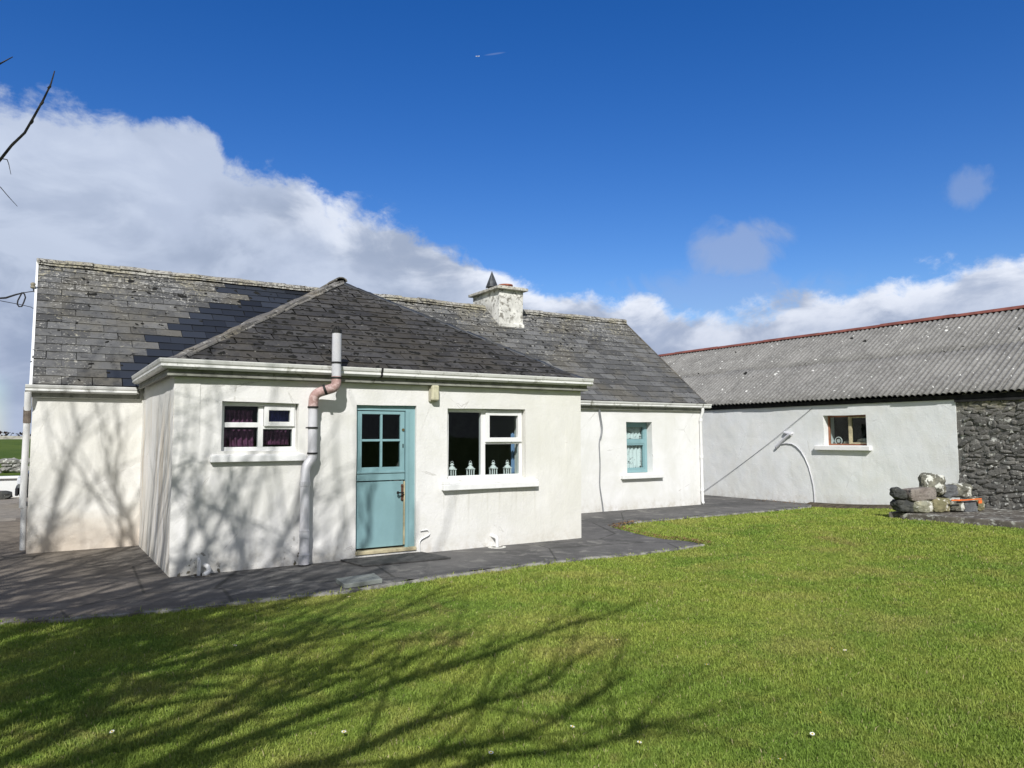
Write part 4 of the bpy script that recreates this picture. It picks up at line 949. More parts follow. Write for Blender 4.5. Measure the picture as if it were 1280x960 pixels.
# rubble masonry, real relief
mb = MB(); rr = random.Random(88); z = -.08
while z < 2.3:
    hrow = rr.uniform(.05, .12); y = -8.2 + rr.uniform(-.1, .1)
    while y < -1.66:
        L = rr.uniform(.07, .30) * (1.5 if rr.random() < .15 else 1); h_ = hrow * rr.uniform(.75, 1.35); cy_, cz_ = y + L / 2, z + hrow / 2 + rr.uniform(-.02, .02) + .03 * math.sin(y * 1.7)
        if cy_ + L * .5 < -1.60:
            rot = rr.uniform(-.6, .25); m_ = rr.randint(6, 8); pr_ = BU - rr.uniform(-.005, .028); tx, tz = rr.uniform(-.10, .10), rr.uniform(-.16, .10); front = []; mid = []; bk = []
            ph_ = rr.uniform(0, 1)
            for q in range(m_):
                th = 2 * math.pi * (q + ph_) / m_ + rr.uniform(-.2, .2); c_, s_ = math.cos(th), math.sin(th); k_ = 1 / max(abs(c_), abs(s_)) ** .75
                a_, b2 = c_ * k_ * L * .5 * rr.uniform(.86, 1.04), s_ * k_ * h_ * .52 * rr.uniform(.86, 1.04); a_, b2 = a_ * math.cos(rot) - b2 * math.sin(rot), a_ * math.sin(rot) + b2 * math.cos(rot)
                front.append((pr_ + a_ * .8 * tx + b2 * .8 * tz + rr.uniform(-.004, .004), cy_ + a_ * .80, cz_ + b2 * .76)); mid.append((pr_ + .014 + a_ * tx + b2 * tz, cy_ + a_, cz_ + b2)); bk.append((BU + .09, cy_ + a_, cz_ + b2))
            cen = (pr_ - rr.uniform(0, .012), cy_ + rr.uniform(-.2, .2) * L, cz_ + rr.uniform(-.2, .2) * h_)
            mb.tint = (min(1, max(0, rr.gauss(.38, .28))), rr.random(), 0)
            mb.add([cen] + front + mid + bk, [(0, 1 + q, 1 + (q + 1) % m_) for q in range(m_)] + [(1 + q, 1 + m_ + q, 1 + m_ + (q + 1) % m_, 1 + (q + 1) % m_) for q in range(m_)] + [(1 + m_ + q, 1 + 2 * m_ + q, 1 + 2 * m_ + (q + 1) % m_, 1 + m_ + (q + 1) % m_) for q in range(m_)])
        y += L * rr.uniform(.90, 1.0)
    z += hrow * .93
mb.build('stone_wall', 'rubble', barn)
mb = MB(); mb.tint = (.55, 0, 0); mb.box((BU + .012, -9, -.1), (BU + .4, -1.62, 2.30)); mb.build('wall_core', 'rubble', barn)
mb = MB(); mb.box((BU - .03, -9, 2.252), (BU + .1, 10, 2.34)); mb.box((BU - .05, -9, 2.20), (BU - .03, -1.62, 2.25)); mb.build('eaves_beam_shadow', 'dark_timber_shadow', barn)  # dark beam that also stands in for the shadow strip below the sheets
# corrugated roof: two courses of sheets per side
be, br_ = (BU - .13, 2.36), (16.61, 4.29)
def corr(mb, side):
    pitch_ = .122; rr = random.Random(31)
    for course, (f0_, f1_) in enumerate(((0, .53), (.50, 1.0))):
        y = -9.3
        while y < 9.9:
            ncor = 8; wS = pitch_ * ncor; off = rr.uniform(-.012, .012) if course == 0 else rr.uniform(-.02, .02); lift = .002 * course + rr.uniform(0, .004); K = ncor * 8
            vs = []; tint = []
            for f_ in np.linspace(f0_, f1_, 5):
                f2 = f_ + (off / 3.6 if f_ == f0_ else 0)
                for k in range(K + 1):
                    yy = y + wS * k / K; cs = .5 + .5 * math.cos(2 * math.pi * yy / pitch_); hh = cs ** .5 * .055 - .02 + lift
                    px = be[0] + (br_[0] - be[0]) * f2; pz = be[1] + (br_[1] - be[1]) * f2
                    if side: px = 2 * 16.61 - px
                    nx_ = -.545 if not side else .545
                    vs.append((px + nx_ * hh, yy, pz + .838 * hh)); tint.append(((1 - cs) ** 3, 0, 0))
            b0 = len(mb.v); mb.v += vs; mb.t += tint
            for j in range(4):
                for k in range(K): q_ = b0 + j * (K + 1) + k; mb.f.append((q_, q_ + 1, q_ + K + 2, q_ + K + 1))
            y += wS
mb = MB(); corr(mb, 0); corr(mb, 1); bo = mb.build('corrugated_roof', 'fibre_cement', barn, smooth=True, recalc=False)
md = bo.modifiers.new('Solid', 'SOLIDIFY'); md.thickness = .008; md.offset = -1
mb = MB()
for k in range(11):
    ya, yb_ = -9.3 + k * 1.8, -9.3 + (k + 1) * 1.8 + .04; o_ = .006 * (k % 2)
    vs = []
    for y in (ya, yb_):
        for dx_, dz_ in ((-.115, -.05), (-.11, -.038), (-.035, .015), (0, .032), (.035, .015), (.11, -.038), (.115, -.05)): vs.append((16.61 + dx_, y, 4.335 + dz_ + o_ + random.uniform(-.004, .004)))
    mb.add(vs, [(i, i + 1, i + 8, i + 7) for i in range(6)])
rc = mb.build('ridge_capping', 'red_metal', bo, recalc=False); md = rc.modifiers.new('Solid', 'SOLIDIFY'); md.thickness = .006
# barn window
a, b_, z0, z1 = BW; X0, X1 = BU + .17, BU + .22
mb = MB(); mb.frame(a, b_, z0, z1, .035, X0, X1, 'Y'); bwf = mb.build('window', 'frame_wood', barn, bevel=.003)
mb = MB(); mb.box((X0 - .012, .735, z0 + .03), (X1, .785, z1 - .03)); mb.frame(.30, .74, z0 + .035, z1 - .035, .026, X0 - .008, X1 - .01, 'Y'); mb.build('casement', 'frame_wood_pale', bwf, bevel=.003)
mb = MB(); mb.box((X0 + .02, a + .03, z0 + .03), (X0 + .026, b_ - .03, z1 - .03)); mb.build('pane', 'glass', bwf)
mb = MB(); mb.box((BU - .09, .15, 1.235), (BU + .2, 1.50, 1.335)); mb.build('sill', 'barn_sill', bwf, bevel=.01)
mb = MB(); mb.box((BU + .4, -1.5, 2.26), (BU + 5.4, 9.6, 2.30)); mb.box((BU + 2.5, -1.5, 0), (BU + 2.6, 9.6, 2.26)); mb.box((BU + .4, -1.4, 1.0), (BU + .8, 2.6, 1.04)); mb.build('loft_floor', 'interior_wall', barn)
# things inside the barn window, on its inner ledge
mb = MB()
for k in range(25):
    pass
mb.tube([(BU + .31, 1.14 + .085 * math.cos(q_ * math.pi / 12), 1.345 + .095 + .085 * math.sin(q_ * math.pi / 12)) for q_ in range(25)], .014, 6, False); mb.tube([(BU + .305, 1.14, 1.44), (BU + .33, 1.14, 1.44)], .045, 12)
tag(mb.build('enamel_ring', 'white_enamel', loc=(BU + .31, 1.14, 1.345)), 'round whitish ring propped inside the barn window on its ledge', 'ring')
def blob(name, c, s, m, label, cat, amp=.12, seed=0, sub=3, group=None, boxy=.0, rot=0, tilt=0):
    bm = bmesh.new(); bmesh.ops.create_icosphere(bm, subdivisions=sub, radius=1)
    off = Vector((seed * 3.7, seed * 1.3, seed * 5.1)); rt_ = Matrix.Rotation(rot, 3, 'Z') @ Matrix.Rotation(tilt, 3, 'Y')
    for v in bm.verts:
        d_ = v.co.normalized(); mx_ = max(abs(d_.x), abs(d_.y), abs(d_.z)); q_ = d_.lerp(d_ / mx_ * .86, boxy)
        q_ = q_ * (1 + noise.noise(d_ * 1.3 + off) * amp * 2 + noise.noise(d_ * 3.6 + off) * amp * .7 + noise.noise(d_ * 9 + off) * amp * .25)
        v.co = rt_ @ Vector((q_.x * s[0] / 2, q_.y * s[1] / 2, q_.z * s[2] / 2))
    zmin = min(v.co.z for v in bm.verts)
    for v in bm.verts: v.co.z -= zmin + .006
    me = bpy.data.meshes.new(name); bm.to_mesh(me); bm.free(); me.materials.append(M[m]); o = bpy.data.objects.new(name, me); COL.objects.link(o); o.location = c
    if label: tag(o, label, cat, group)
    return o
blob('sack', (BU + .33, .50, 1.345), (.16, .42, .16), 'sack', 'pale crumpled sack lying behind the barn window pane nearest the stone wall', 'sack', .15, 2, 3, boxy=.3)
blob('sack', (BU + .33, .92, 1.345), (.16, .20, .10), 'sack', 'small pale bundle between the ring and the casement bar in the barn window', 'sack', .15, 5, 3)
# bracket and hose on the barn wall
fx = thing('wall_pipe', (BU, 2.3, 1.3), 'grey stub pipe on the barn wall with a thin curved hose dropping to the ground', 'pipe')
mb = MB(); mb.tube(bend([(BU + .02, 2.58, 1.28), (BU - .05, 2.58, 1.28), (BU - .05, 2.30, 1.52), (BU - .05, 2.16, 1.61), (BU + .02, 2.14, 1.62)], .03), .030, 12); mb.tube([(BU - .03, 2.14, 1.60), (BU - .03, 2.34, 1.64)], .038, 12); mb.build('stub', 'pipe_grey', fx, smooth=True)
hp = [(2.42, 1.37), (2.30, 1.385), (2.14, 1.37), (2.02, 1.31), (1.90, 1.20), (1.80, 1.05), (1.71, .85), (1.65, .64), (1.60, .42), (1.58, .2), (1.575, -.02)]
mb = MB(); mb.tube([(BU - .016, y, z) for y, z in hp], .013, 8); mb.build('hose', 'pipe_grey', fx, smooth=True)
mb = MB(); n_ = 24; mb.tube([(BU - .02, 1.56 + 3.55 * k / n_, 2.20 - 2.2 * k / n_ - .05 * math.sin(math.pi * k / n_)) for k in range(n_ + 1)], .0055, 6)
tag(mb.build('wall_cable', 'cable_grey', loc=(BU, 3, 1)), 'thin cable slanting down the whitewashed barn wall from eaves to ground', 'cable')

# plinth and stones
PZ = .20
pl = flat_slab('plinth', [(11.55, -1.52), (11.72, -3.4), (12.0, -6.5), (13.76, -6.5), (13.76, -1.9), (13.3, -1.45)], .03, PZ, 'plinth_concrete', 'low lichen-spotted concrete plinth at the foot of the stone barn wall', 'plinth', 0, .02)
A_, B_ = Vector((11.42, -1.72, 0)), Vector((13.05, -2.38, 0)); rd = (B_ - A_).normalized(); ra = math.atan2(rd.y, rd.x)
def row(px): return A_.lerp(B_, (px - 1108) / 126.)
def rock(pxa, pxb, zb, h, depth, m, label, seed, boxy=.5, amp=.10, tilt=0, back=0, fat=1.06):
    c = (row(pxa) + row(pxb)) / 2; nrm = Vector((rd.y * -1, rd.x, 0)); c = c + nrm * back; c.z = zb
    L = (row(pxb) - row(pxa)).length * fat
    return blob('stone', c, (L, depth, h * 1.05), m, label, 'stone', amp, seed, 4, 'stones piled on the plinth by the barn', boxy, ra, tilt)
rock(1111, 1137, PZ, .23, .34, 'stone_dark', 'black stone at the lower outer end of the pile, under the small dark stone', 1, .5, .1, .1, .06)
rock(1129, 1155, PZ, .23, .32, 'stone_pale', 'pale lichened stone in the bottom course under the pinkish slab', 2, .5, .08, 0, -.06)
rock(1154, 1182, PZ, .275, .32, 'stone_olive', 'olive stone with a big white lichen patch in the bottom course below the tallest stone', 3, .6, .06)
rock(1180, 1203, PZ, .235, .28, 'stone_spot', 'brownish stone in the bottom course directly below the orange strips', 4, .5, .09)
rock(1201, 1222, PZ, .215, .26, 'stone_block', 'smooth squared grey block in the bottom course under the orange strips', 5, .95, .03)
rock(1220, 1236, PZ, .24, .26, 'stone_olive', 'small olive stone at the inner end of the pile against the stone wall', 6, .5, .08, 0, .05)
rock(1107, 1126, PZ + .23, .20, .26, 'stone_dark', 'small dark stone on top of the outer end of the pile', 7, .3, .12, .25, .05)
rock(1123, 1163, PZ + .215, .24, .30, 'stone_pink', 'long pinkish grey slab lying across the second course', 8, .8, .05, -.06)
rock(1150, 1182, PZ + .22, .43, .32, 'stone_spot', 'tallest stone on top of the pile, domed and spotted with white lichen', 9, .08, .17, 0, .05)
rock(1176, 1203, PZ + .235, .25, .28, 'stone_block', 'flat grey stone behind the tallest one, over the orange strips', 10, .5, .08, 0, .1)
rock(1195, 1222, PZ + .235, .27,   .30, 'stone_spot', 'lichened stone at the upper inner end of the pile above the orange strips', 11, .5, .12, 0, .1)
def strip(pa, pb, za, zb_, h, label, fw_=-.17):
    a, b2 = row(pa), row(pb); n_ = Vector((rd.y, -rd.x, 0)) * fw_; mb = MB(); a = a + n_; b2 = b2 + n_; a.z = za; b2.z = zb_; q_ = Vector((rd.y, -rd.x, 0)) * .012
    mb.add([a - q_, b2 - q_, b2 + q_, a + q_, a - q_ + Vector((0, 0, h)), b2 - q_ + Vector((0, 0, h)), b2 + q_ + Vector((0, 0, h)), a + q_ + Vector((0, 0, h))], [(0, 3, 2, 1), (4, 5, 6, 7), (0, 1, 5, 4), (1, 2, 6, 5), (2, 3, 7, 6), (3, 0, 4, 7)])
    tag(mb.build('plastic_strip', 'orange_plastic', loc=tuple(a), bevel=.003), label, 'strip', 'orange strips wedged in the stone pile')
strip(1174, 1191, PZ + .215, PZ + .215, .022, 'short orange strip wedged between the stones nearest the tallest stone', .25)
strip(1189, 1223, PZ + .20, PZ + .222, .020, 'longer bright orange strip lying on the squared grey block', .16)
strip(1218, 1223, PZ + .15, PZ + .155, .055, 'stubby red-orange piece at the end of the squared grey block', .165)
# soil strip at barn foot and leaf litter on the lawn corner
mb = MB()
for k in range(41):
    y = -1.3 + k * .075; z_ = hlawn(13.5, y)
    w_ = .32 + .07 * noise.noise(Vector((y * 3, 0, 0)))
    for x_, dz_ in ((13.80 - w_, -.01), (13.80 - w_ * .7, .035), (13.80 - w_ * .35, .06 + .02 * noise.noise(Vector((y * 5, 2, 0)))), (13.805, .075)): mb.v.append((x_, y, z_ + dz_)); mb.t.append((0, 0, 0))
for k in range(40):
    for j in range(3): q_ = k * 4 + j; mb.f.append((q_, q_ + 1, q_ + 5, q_ + 4))
tag(mb.build('soil', 'soil', recalc=True), kind='structure')
mb = MB(); rr = random.Random(5)
for k in range(650):
    i = rr.choice([10, 10, 11, 11, 12, 12, 13, 13, 14, 14]); a, b2 = Vector(PATH[i]), Vector(PATH[i + 1]); p_ = a.lerp(b2, rr.random()); p_ = p_ + Vector((rr.gauss(.03, .06), rr.gauss(0, .06)))
    if rr.random() < .12: p_ = Vector((rr.uniform(13.2, 13.75), rr.uniform(1.5, 3)))
    z_ = .008 + rr.uniform(0, .02); s_ = rr.uniform(.012, .03); an_ = rr.uniform(0, 6.28); dx_, dy_ = math.cos(an_) * s_, math.sin(an_) * s_
    mb.add([(p_.x - dx_, p_.y - dy_, z_), (p_.x + dy_ * .5, p_.y - dx_ * .5, z_ + rr.uniform(0, .012)), (p_.x + dx_, p_.y + dy_, z_ + rr.uniform(0, .015)), (p_.x - dy_ * .5, p_.y + dx_ * .5, z_ + rr.uniform(0, .012))], [(0, 1, 2), (0, 2, 3)])
tag(mb.build('dead_leaves', 'dead_leaf', recalc=False), 'brown dead leaves caught along the path edge', kind='stuff')

# ------------------------------------------------------------------ far side of the yard
mb = MB(); panel(mb, lambda a, d_, z: (a, 15.1 + d_, z), -24, 3.2, -.1, .50, [], .25, .4, .015); bw = thing('boundary_wall', (-10, 15.1, 0), 'low white rendered wall across the yard behind the cottage', 'wall')
mb.build('wall_face', 'limewash_barn', bw, recalc=False)
mb = MB(); mb.box((-24, 15.03, .50), (3.2, 15.42, .56)); mb.build('coping', 'sill_white', bw, bevel=.01)
blob('boulder', (-2.35, 14.55, -.03), (1.15, .5, .30), 'stone_dark', 'flat dark boulder lying at the foot of the low white wall', 'boulder', .1, 8, 3, boxy=.6)
mb = MB(); rr = random.Random(12)
for k in range(420):
    x = rr.uniform(-30, 6); L = rr.randint(0, 3); s_ = (rr.uniform(.22, .45), rr.uniform(.25, .35), rr.uniform(.14, .24)); z_ = .30 + L * .15
    bm = bmesh.new(); bmesh.ops.create_icosphere(bm, subdivisions=2, radius=.5)
    of = Vector((k * 1.7, k * .3, 0)); vs = []
    for v in bm.verts:
        q_ = v.co * (1 + noise.noise(v.co * 3 + of) * .35); vs.append((x + q_.x * s_[0] * 1.1, 24 + q_.y * s_[1] + rr.uniform(-.01, .01), z_ + q_.z * s_[2] * 1.1))
    mb.add(vs, [tuple(v.index for v in f.verts) for f in bm.faces]); bm.free()
tag(mb.build('dry_stone_wall', 'stone_field', loc=(-10, 24, .3), recalc=False), 'rough dry stone wall along the near edge of the pasture', 'wall')
mb = MB(); xs = np.arange(-140, 40, 1.5)
for i, x in enumerate(xs):
    h = .42 + .12 * noise.noise(Vector((x * .3, 0, 0)))
    mb.v += [(x, 110, 1.3), (x, 110.6, 1.6 + h), (x, 111.2, 1.6 + h), (x, 111.8, 1.3)]; mb.t += [(0, 0, 0)] * 4
for i in range(len(xs) - 1):
    for j in range(3): q_ = i * 4 + j; mb.f.append((q_, q_ + 4, q_ + 5, q_ + 1))
tag(mb.build('field_wall', 'wall_far', loc=(-10, 110, 1.5), recalc=False), 'pale stone wall on the skyline of the pasture', 'wall')
mb = MB(); rr = random.Random(3)
for k in range(2600):
    x = rr.uniform(-140, 40); h = .9 + .5 * noise.noise(Vector((x * .12, 4, 0))); p_ = Vector((x, 113 + rr.uniform(-.8, .8), 1.5 + rr.random() ** .7 * h * 1.1)); s_ = rr.uniform(.12, .3)
    q1 = Vector((rr.uniform(-1, 1), rr.uniform(-1, 1), rr.uniform(-1, 1))).normalized() * s_; q2 = Vector((rr.uniform(-1, 1), rr.uniform(-1, 1), rr.uniform(-1, 1))).normalized() * s_
    mb.add([p_ - q1, p_ + q2, p_ + q1, p_ - q2], [(0, 1, 2, 3)])
tag(mb.build('hedge', 'hedge_far', loc=(-10, 113, 1.5), recalc=False), 'dark brown leafless hedge on the skyline behind the pale field wall', 'hedge')

# parked car behind the gable
car = thing('parked_car', (.5, 12.1, 0), 'dark car parked behind the cottage gable with only its end showing', 'car')
prof = [(-1.60, .22), (-1.66, .40), (-1.63, .62), (-1.50, .78), (-.55, .92), (.15, 1.36), (.6, 1.44), (1.5, 1.44), (2.25, 1.30), (2.55, .95), (2.62, .55), (2.55, .22)]
mb = MB(); Y0, Y1 = 11.25, 12.95; rows_ = []
for y, ins, nar in ((Y0, 0, .0), (Y0 + .06, 1, .0), (Y0 + .30, 2, 0), (Y1 - .30, 2, 0), (Y1 - .06, 1, 0), (Y1, 0, 0)):
    for (x, z) in prof:
        xx = x; yy = y
        if abs(x - .5) > 1.9: xx = x - math.copysign({0: .16, 1: .06, 2: 0}[ins], x - .5)
        if z > .95 and ins < 2: yy = y + (.20 if y < 12 else -.20) * (z - .95) / .5; 
        mb.v.append((xx, yy, z if ins else min(z, 1.42))); mb.t.append((0, 0, 0))
n_ = len(prof)
for j in range(5):
    for i in range(n_): mb.f.append((j * n_ + i, j * n_ + (i + 1) % n_, (j + 1) * n_ + (i + 1) % n_, (j + 1) * n_ + i))
mb.f += [tuple(range(n_)), tuple(5 * n_ + k for k in range(n_))[::-1]]
mb.build('body', 'car_paint', car, smooth=False, bevel=.03)
for (x, y) in ((-.85, Y0 + .08), (1.85, Y0 + .08), (-.85, Y1 - .08), (1.85, Y1 - .08)):
    mb = MB(); mb.tube([(x, y - .1, .31), (x, y + .1, .31)], .31, 24); wh = mb.build('wheel', 'tyre', car, bevel=.02)
    mb = MB(); sy_ = -1 if y < 12 else 1; mb.tube([(x, y + sy_ * .09, .31), (x, y + sy_ * .108, .31)], .19, 16); mb.build('rim', 'alloy', wh)
mb = MB(); mb.box((-1.69, Y0 + .12, .26), (-1.62, Y1 - .12, .44)); mb.build('bumper', 'car_plastic', car, bevel=.02)
for y in (Y0 + .12, Y1 - .42):
    mb = MB(); mb.box((-1.66, y, .52), (-1.50, y + .30, .66)); mb.build('headlight', 'lamp_lens', car, bevel=.02)
for y in (Y0 - .004, Y1 - .002):
    mb = MB(); sgn = 1 if y < 12 else -1; mb.add([(-.35, y + sgn * .02, .98), (2.2, y + sgn * .02, .98), (1.95, y + sgn * .165, 1.30), (.2, y + sgn * .165, 1.30)], [(0, 1, 2, 3)]); mb.build('side_window', 'car_plastic', car)

# overhead wires at the gable
iw = thing('overhead_wire', (MU0 - .05, 4.9, 3.95), 'black service cable with a hanging loop, fixed to the gable by an insulator', 'cable')
mb = MB(); mb.tube([(MU0 + .0, 4.9, 3.90), (-1.43, 4.9, 3.93), (-1.44, 4.9, 3.99)], .010, 8); mb.build('bracket', 'black_iron', iw)
mb = MB(); mb.lathe((-1.445, 4.9, 3.975), [(.022, 0), (.038, .015), (.038, .035), (.026, .045), (.036, .06), (.036, .085), (.015, .10)], 12); mb.build('insulator', 'insulator', iw)
mb = MB(); far = [(-1.44, 4.9, 3.93), (-1.50, 4.9, 3.915), (-1.58, 4.9, 3.89)]; mb.tube(far, .007, 6)
mb.tube([(-1.56, 4.9, 3.90), (-1.68, 4.9, 3.85), (-1.80, 4.9, 3.79), (-1.95, 4.88, 3.76), (-2.4, 4.85, 3.74), (-4, 4.8, 3.7), (-9, 4.5, 3.9), (-26, 4, 5.2)], [.010, .014, .016, .013, .011, .011, .011, .011], 7); mb.build('cable', 'cable_black', iw, smooth=True)
mb = MB(); mb.tube([(-1.585, 4.9, 3.90), (-1.61, 4.9, 3.84), (-1.64, 4.9, 3.76), (-1.645, 4.9, 3.70), (-1.62, 4.9, 3.665), (-1.585, 4.9, 3.67), (-1.56, 4.9, 3.74), (-1.54, 4.9, 3.82), (-1.555, 4.9, 3.875), (-1.58, 4.9, 3.89)], .011, 7, False); mb.build('loop', 'cable_black', iw, smooth=True)
mb = MB(); mb.tube([(-1.38, 4.95, 3.55), (-1.40, 4.95, 3.64), (-1.46, 4.95, 3.68), (-1.62, 4.95, 3.71), (-1.87, 4.93, 3.74), (-2.6, 4.9, 3.80), (-9, 4.6, 4.3), (-26, 4, 5.4)], .005, 6); tag(mb.build('thin_wire', 'cable_black', loc=(-1.4, 4.9, 3.6), smooth=True), 'thin second wire running to the gable below the looped cable', 'wire')

# distant aeroplane
ap = Vector(CAM) + (FWD * math.cos(-.046) + RGT * math.sin(-.046)).normalized() * math.cos(.4855) * 7000 + Vector((0, 0, math.sin(.4855) * 7000))
mb = MB(); dd_ = -RGT; 
mb.tube([ap - dd_ * 18, ap - dd_ * 12, ap + dd_ * 12, ap + dd_ * 18], [.6, 2, 2, .5], 8)
for q0, q1, cw in ((FWD * 17 - dd_ * 6, FWD * -17 - dd_ * 6, 4), (FWD * 7 - dd_ * 17, FWD * -7 - dd_ * 17, 2)):
    a = ap + dd_ * (2 if cw == 4 else -12); mb.add([a, a - dd_ * cw, ap + q0 - dd_ * cw * .5, ap + q0], [(0, 1, 2, 3)]); mb.add([a, a - dd_ * cw, ap + q1 - dd_ * cw * .5, ap + q1], [(0, 1, 2, 3)])
mb.add([ap - dd_ * 13, ap - dd_ * 18, ap - dd_ * 19 + Vector((0, 0, 6)), ap - dd_ * 17 + Vector((0, 0, 6))], [(0, 1, 2, 3)])
tag(mb.build('aeroplane', 'plane_white', loc=tuple(ap), recalc=False), 'tiny white aeroplane high in the blue sky at the head of a short trail', 'aeroplane')

# ------------------------------------------------------------------ trees (behind and beside the viewer, they throw the shade)
def inview(p, mrg=.04):
    d_ = Vector(p) - CAM; y = d_.dot(F3)
    if y < .05: return False
    return abs(d_.dot(r3) / y) < .687 + mrg and -.515 - mrg < d_.dot(u3) / y < .515 + mrg
def grow(mb, start, dirn, length, r0, level, rr, maxl, bias, nch):
    n = max(4, int(length / .22)); p = Vector(start); d_ = Vector(dirn).normalized(); pts = [p.copy()]; dirs = [d_.copy()]
    for i in range(n):
        j = Vector((rr.gauss(0, 1), rr.gauss(0, 1), rr.gauss(0, 1))) * (.13 if level else .05)
        d_ = (d_ + j + bias * (.03 if level else 0) + Vector((0, 0, .02 * level))).normalized(); p = p + d_ * length / n
        if level and inview(p): break
        pts.append(p.copy()); dirs.append(d_.copy())
    if len(pts) < 3: return
    m_ = len(pts); r1 = r0 * (.28 if level < maxl else .35); rs = [r0 + (r1 - r0) * i / (m_ - 1) for i in range(m_)]
    mb.tube(pts, rs, 8 if level < 2 else 4, level < 2)
    if level >= maxl: return
    k = nch[level]
    for c in range(k):
        f = rr.uniform(.35 if level == 0 else .18, 1.0); i = min(m_ - 2, int(f * (m_ - 1))); dd0 = dirs[i]
        ax = dd0.orthogonal().normalized(); ax = Matrix.Rotation(rr.uniform(0, 6.283), 3, dd0) @ ax
        ang = rr.uniform(.45, .85) if level else rr.uniform(.6, 1.05)
        nd = (Matrix.Rotation(ang, 3, ax) @ dd0); nd = (nd + bias * .25 + Vector((0, 0, .15))).normalized()
        grow(mb, pts[i], nd, length * rr.uniform(.45, .68), max(.007, rs[i] * rr.uniform(.55, .8)), level + 1, rr, maxl, bias, nch)
def long_limb(mb, pts, r0, rr, bias, nch, nside):
    P = [Vector(p) for p in pts]; out = []
    for i in range(len(P) - 1):
        for k in range(8): out.append(P[i].lerp(P[i + 1], k / 8))
    out.append(P[-1]); sm = [out[0]] + [(out[i - 1] + out[i] * 2 + out[i + 1]) / 4 + noise.noise_vector(out[i] * 1.6) * .09 for i in range(1, len(out) - 1)] + [out[-1]]
    m_ = len(sm); rs = [r0 + (.012 - r0) * (i / (m_ - 1)) ** .9 for i in range(m_)]; mb.tube(sm, rs, 8)
    for c in range(nside):
        i = int(rr.uniform(.30, .98) * (m_ - 2)); d0 = (sm[i + 1] - sm[i]).normalized(); ax = Matrix.Rotation(rr.uniform(0, 6.283), 3, d0) @ d0.orthogonal().normalized()
        nd = (Matrix.Rotation(rr.uniform(.4, .8), 3, ax) @ d0 + bias * .3 + Vector((0, 0, .12))).normalized()
        grow(mb, sm[i], nd, rr.uniform(.8, 1.9), max(.012, rs[i] * rr.uniform(.4, .6)), 2, rr, len(nch) - 1, bias, nch)
def tree(base, h, r0, bias, seed, label, limbs, nch=(9, 8, 7, 5), longs=()):
    T = thing('bare_tree', base, label, 'tree'); rr = random.Random(seed); mb = MB(); b0 = Vector(base) - Vector((0, 0, .1))
    n = 10; pts = [b0 + Vector((noise.noise(Vector((i * .5, seed, 0))) * .18, noise.noise(Vector((i * .5, seed, 5))) * .18, h * .55 * i / n)) for i in range(n + 1)]
    rs = [r0 * (1.35 if i == 0 else 1 - .45 * i / n) for i in range(n + 1)]; mb.tube(pts, rs, 12); mb.build('trunk', 'bark', T, smooth=True)
    mb = MB()
    for (z_, d_, L, rad) in limbs:
        i = min(n - 1, int(z_ / (h * .55) * n)); q_ = pts[i].lerp(pts[i + 1], z_ / (h * .55) * n - i)
        grow(mb, q_, Vector(d_), L, rad, 1, rr, len(nch) - 1, bias, nch)
    for lg in longs: long_limb(mb, lg[0], lg[1], rr, bias, nch, lg[2])
    mb.build('crown', 'bark', T, smooth=True, recalc=False); return T
def cw(x, y): return CAM + RGT * x + FWD * y
def cw3(x, y, z):
    q = cw(x, y); q.z = z; return q
def cd(x, y, z): return RGT * x + FWD * y + Vector((0, 0, z))
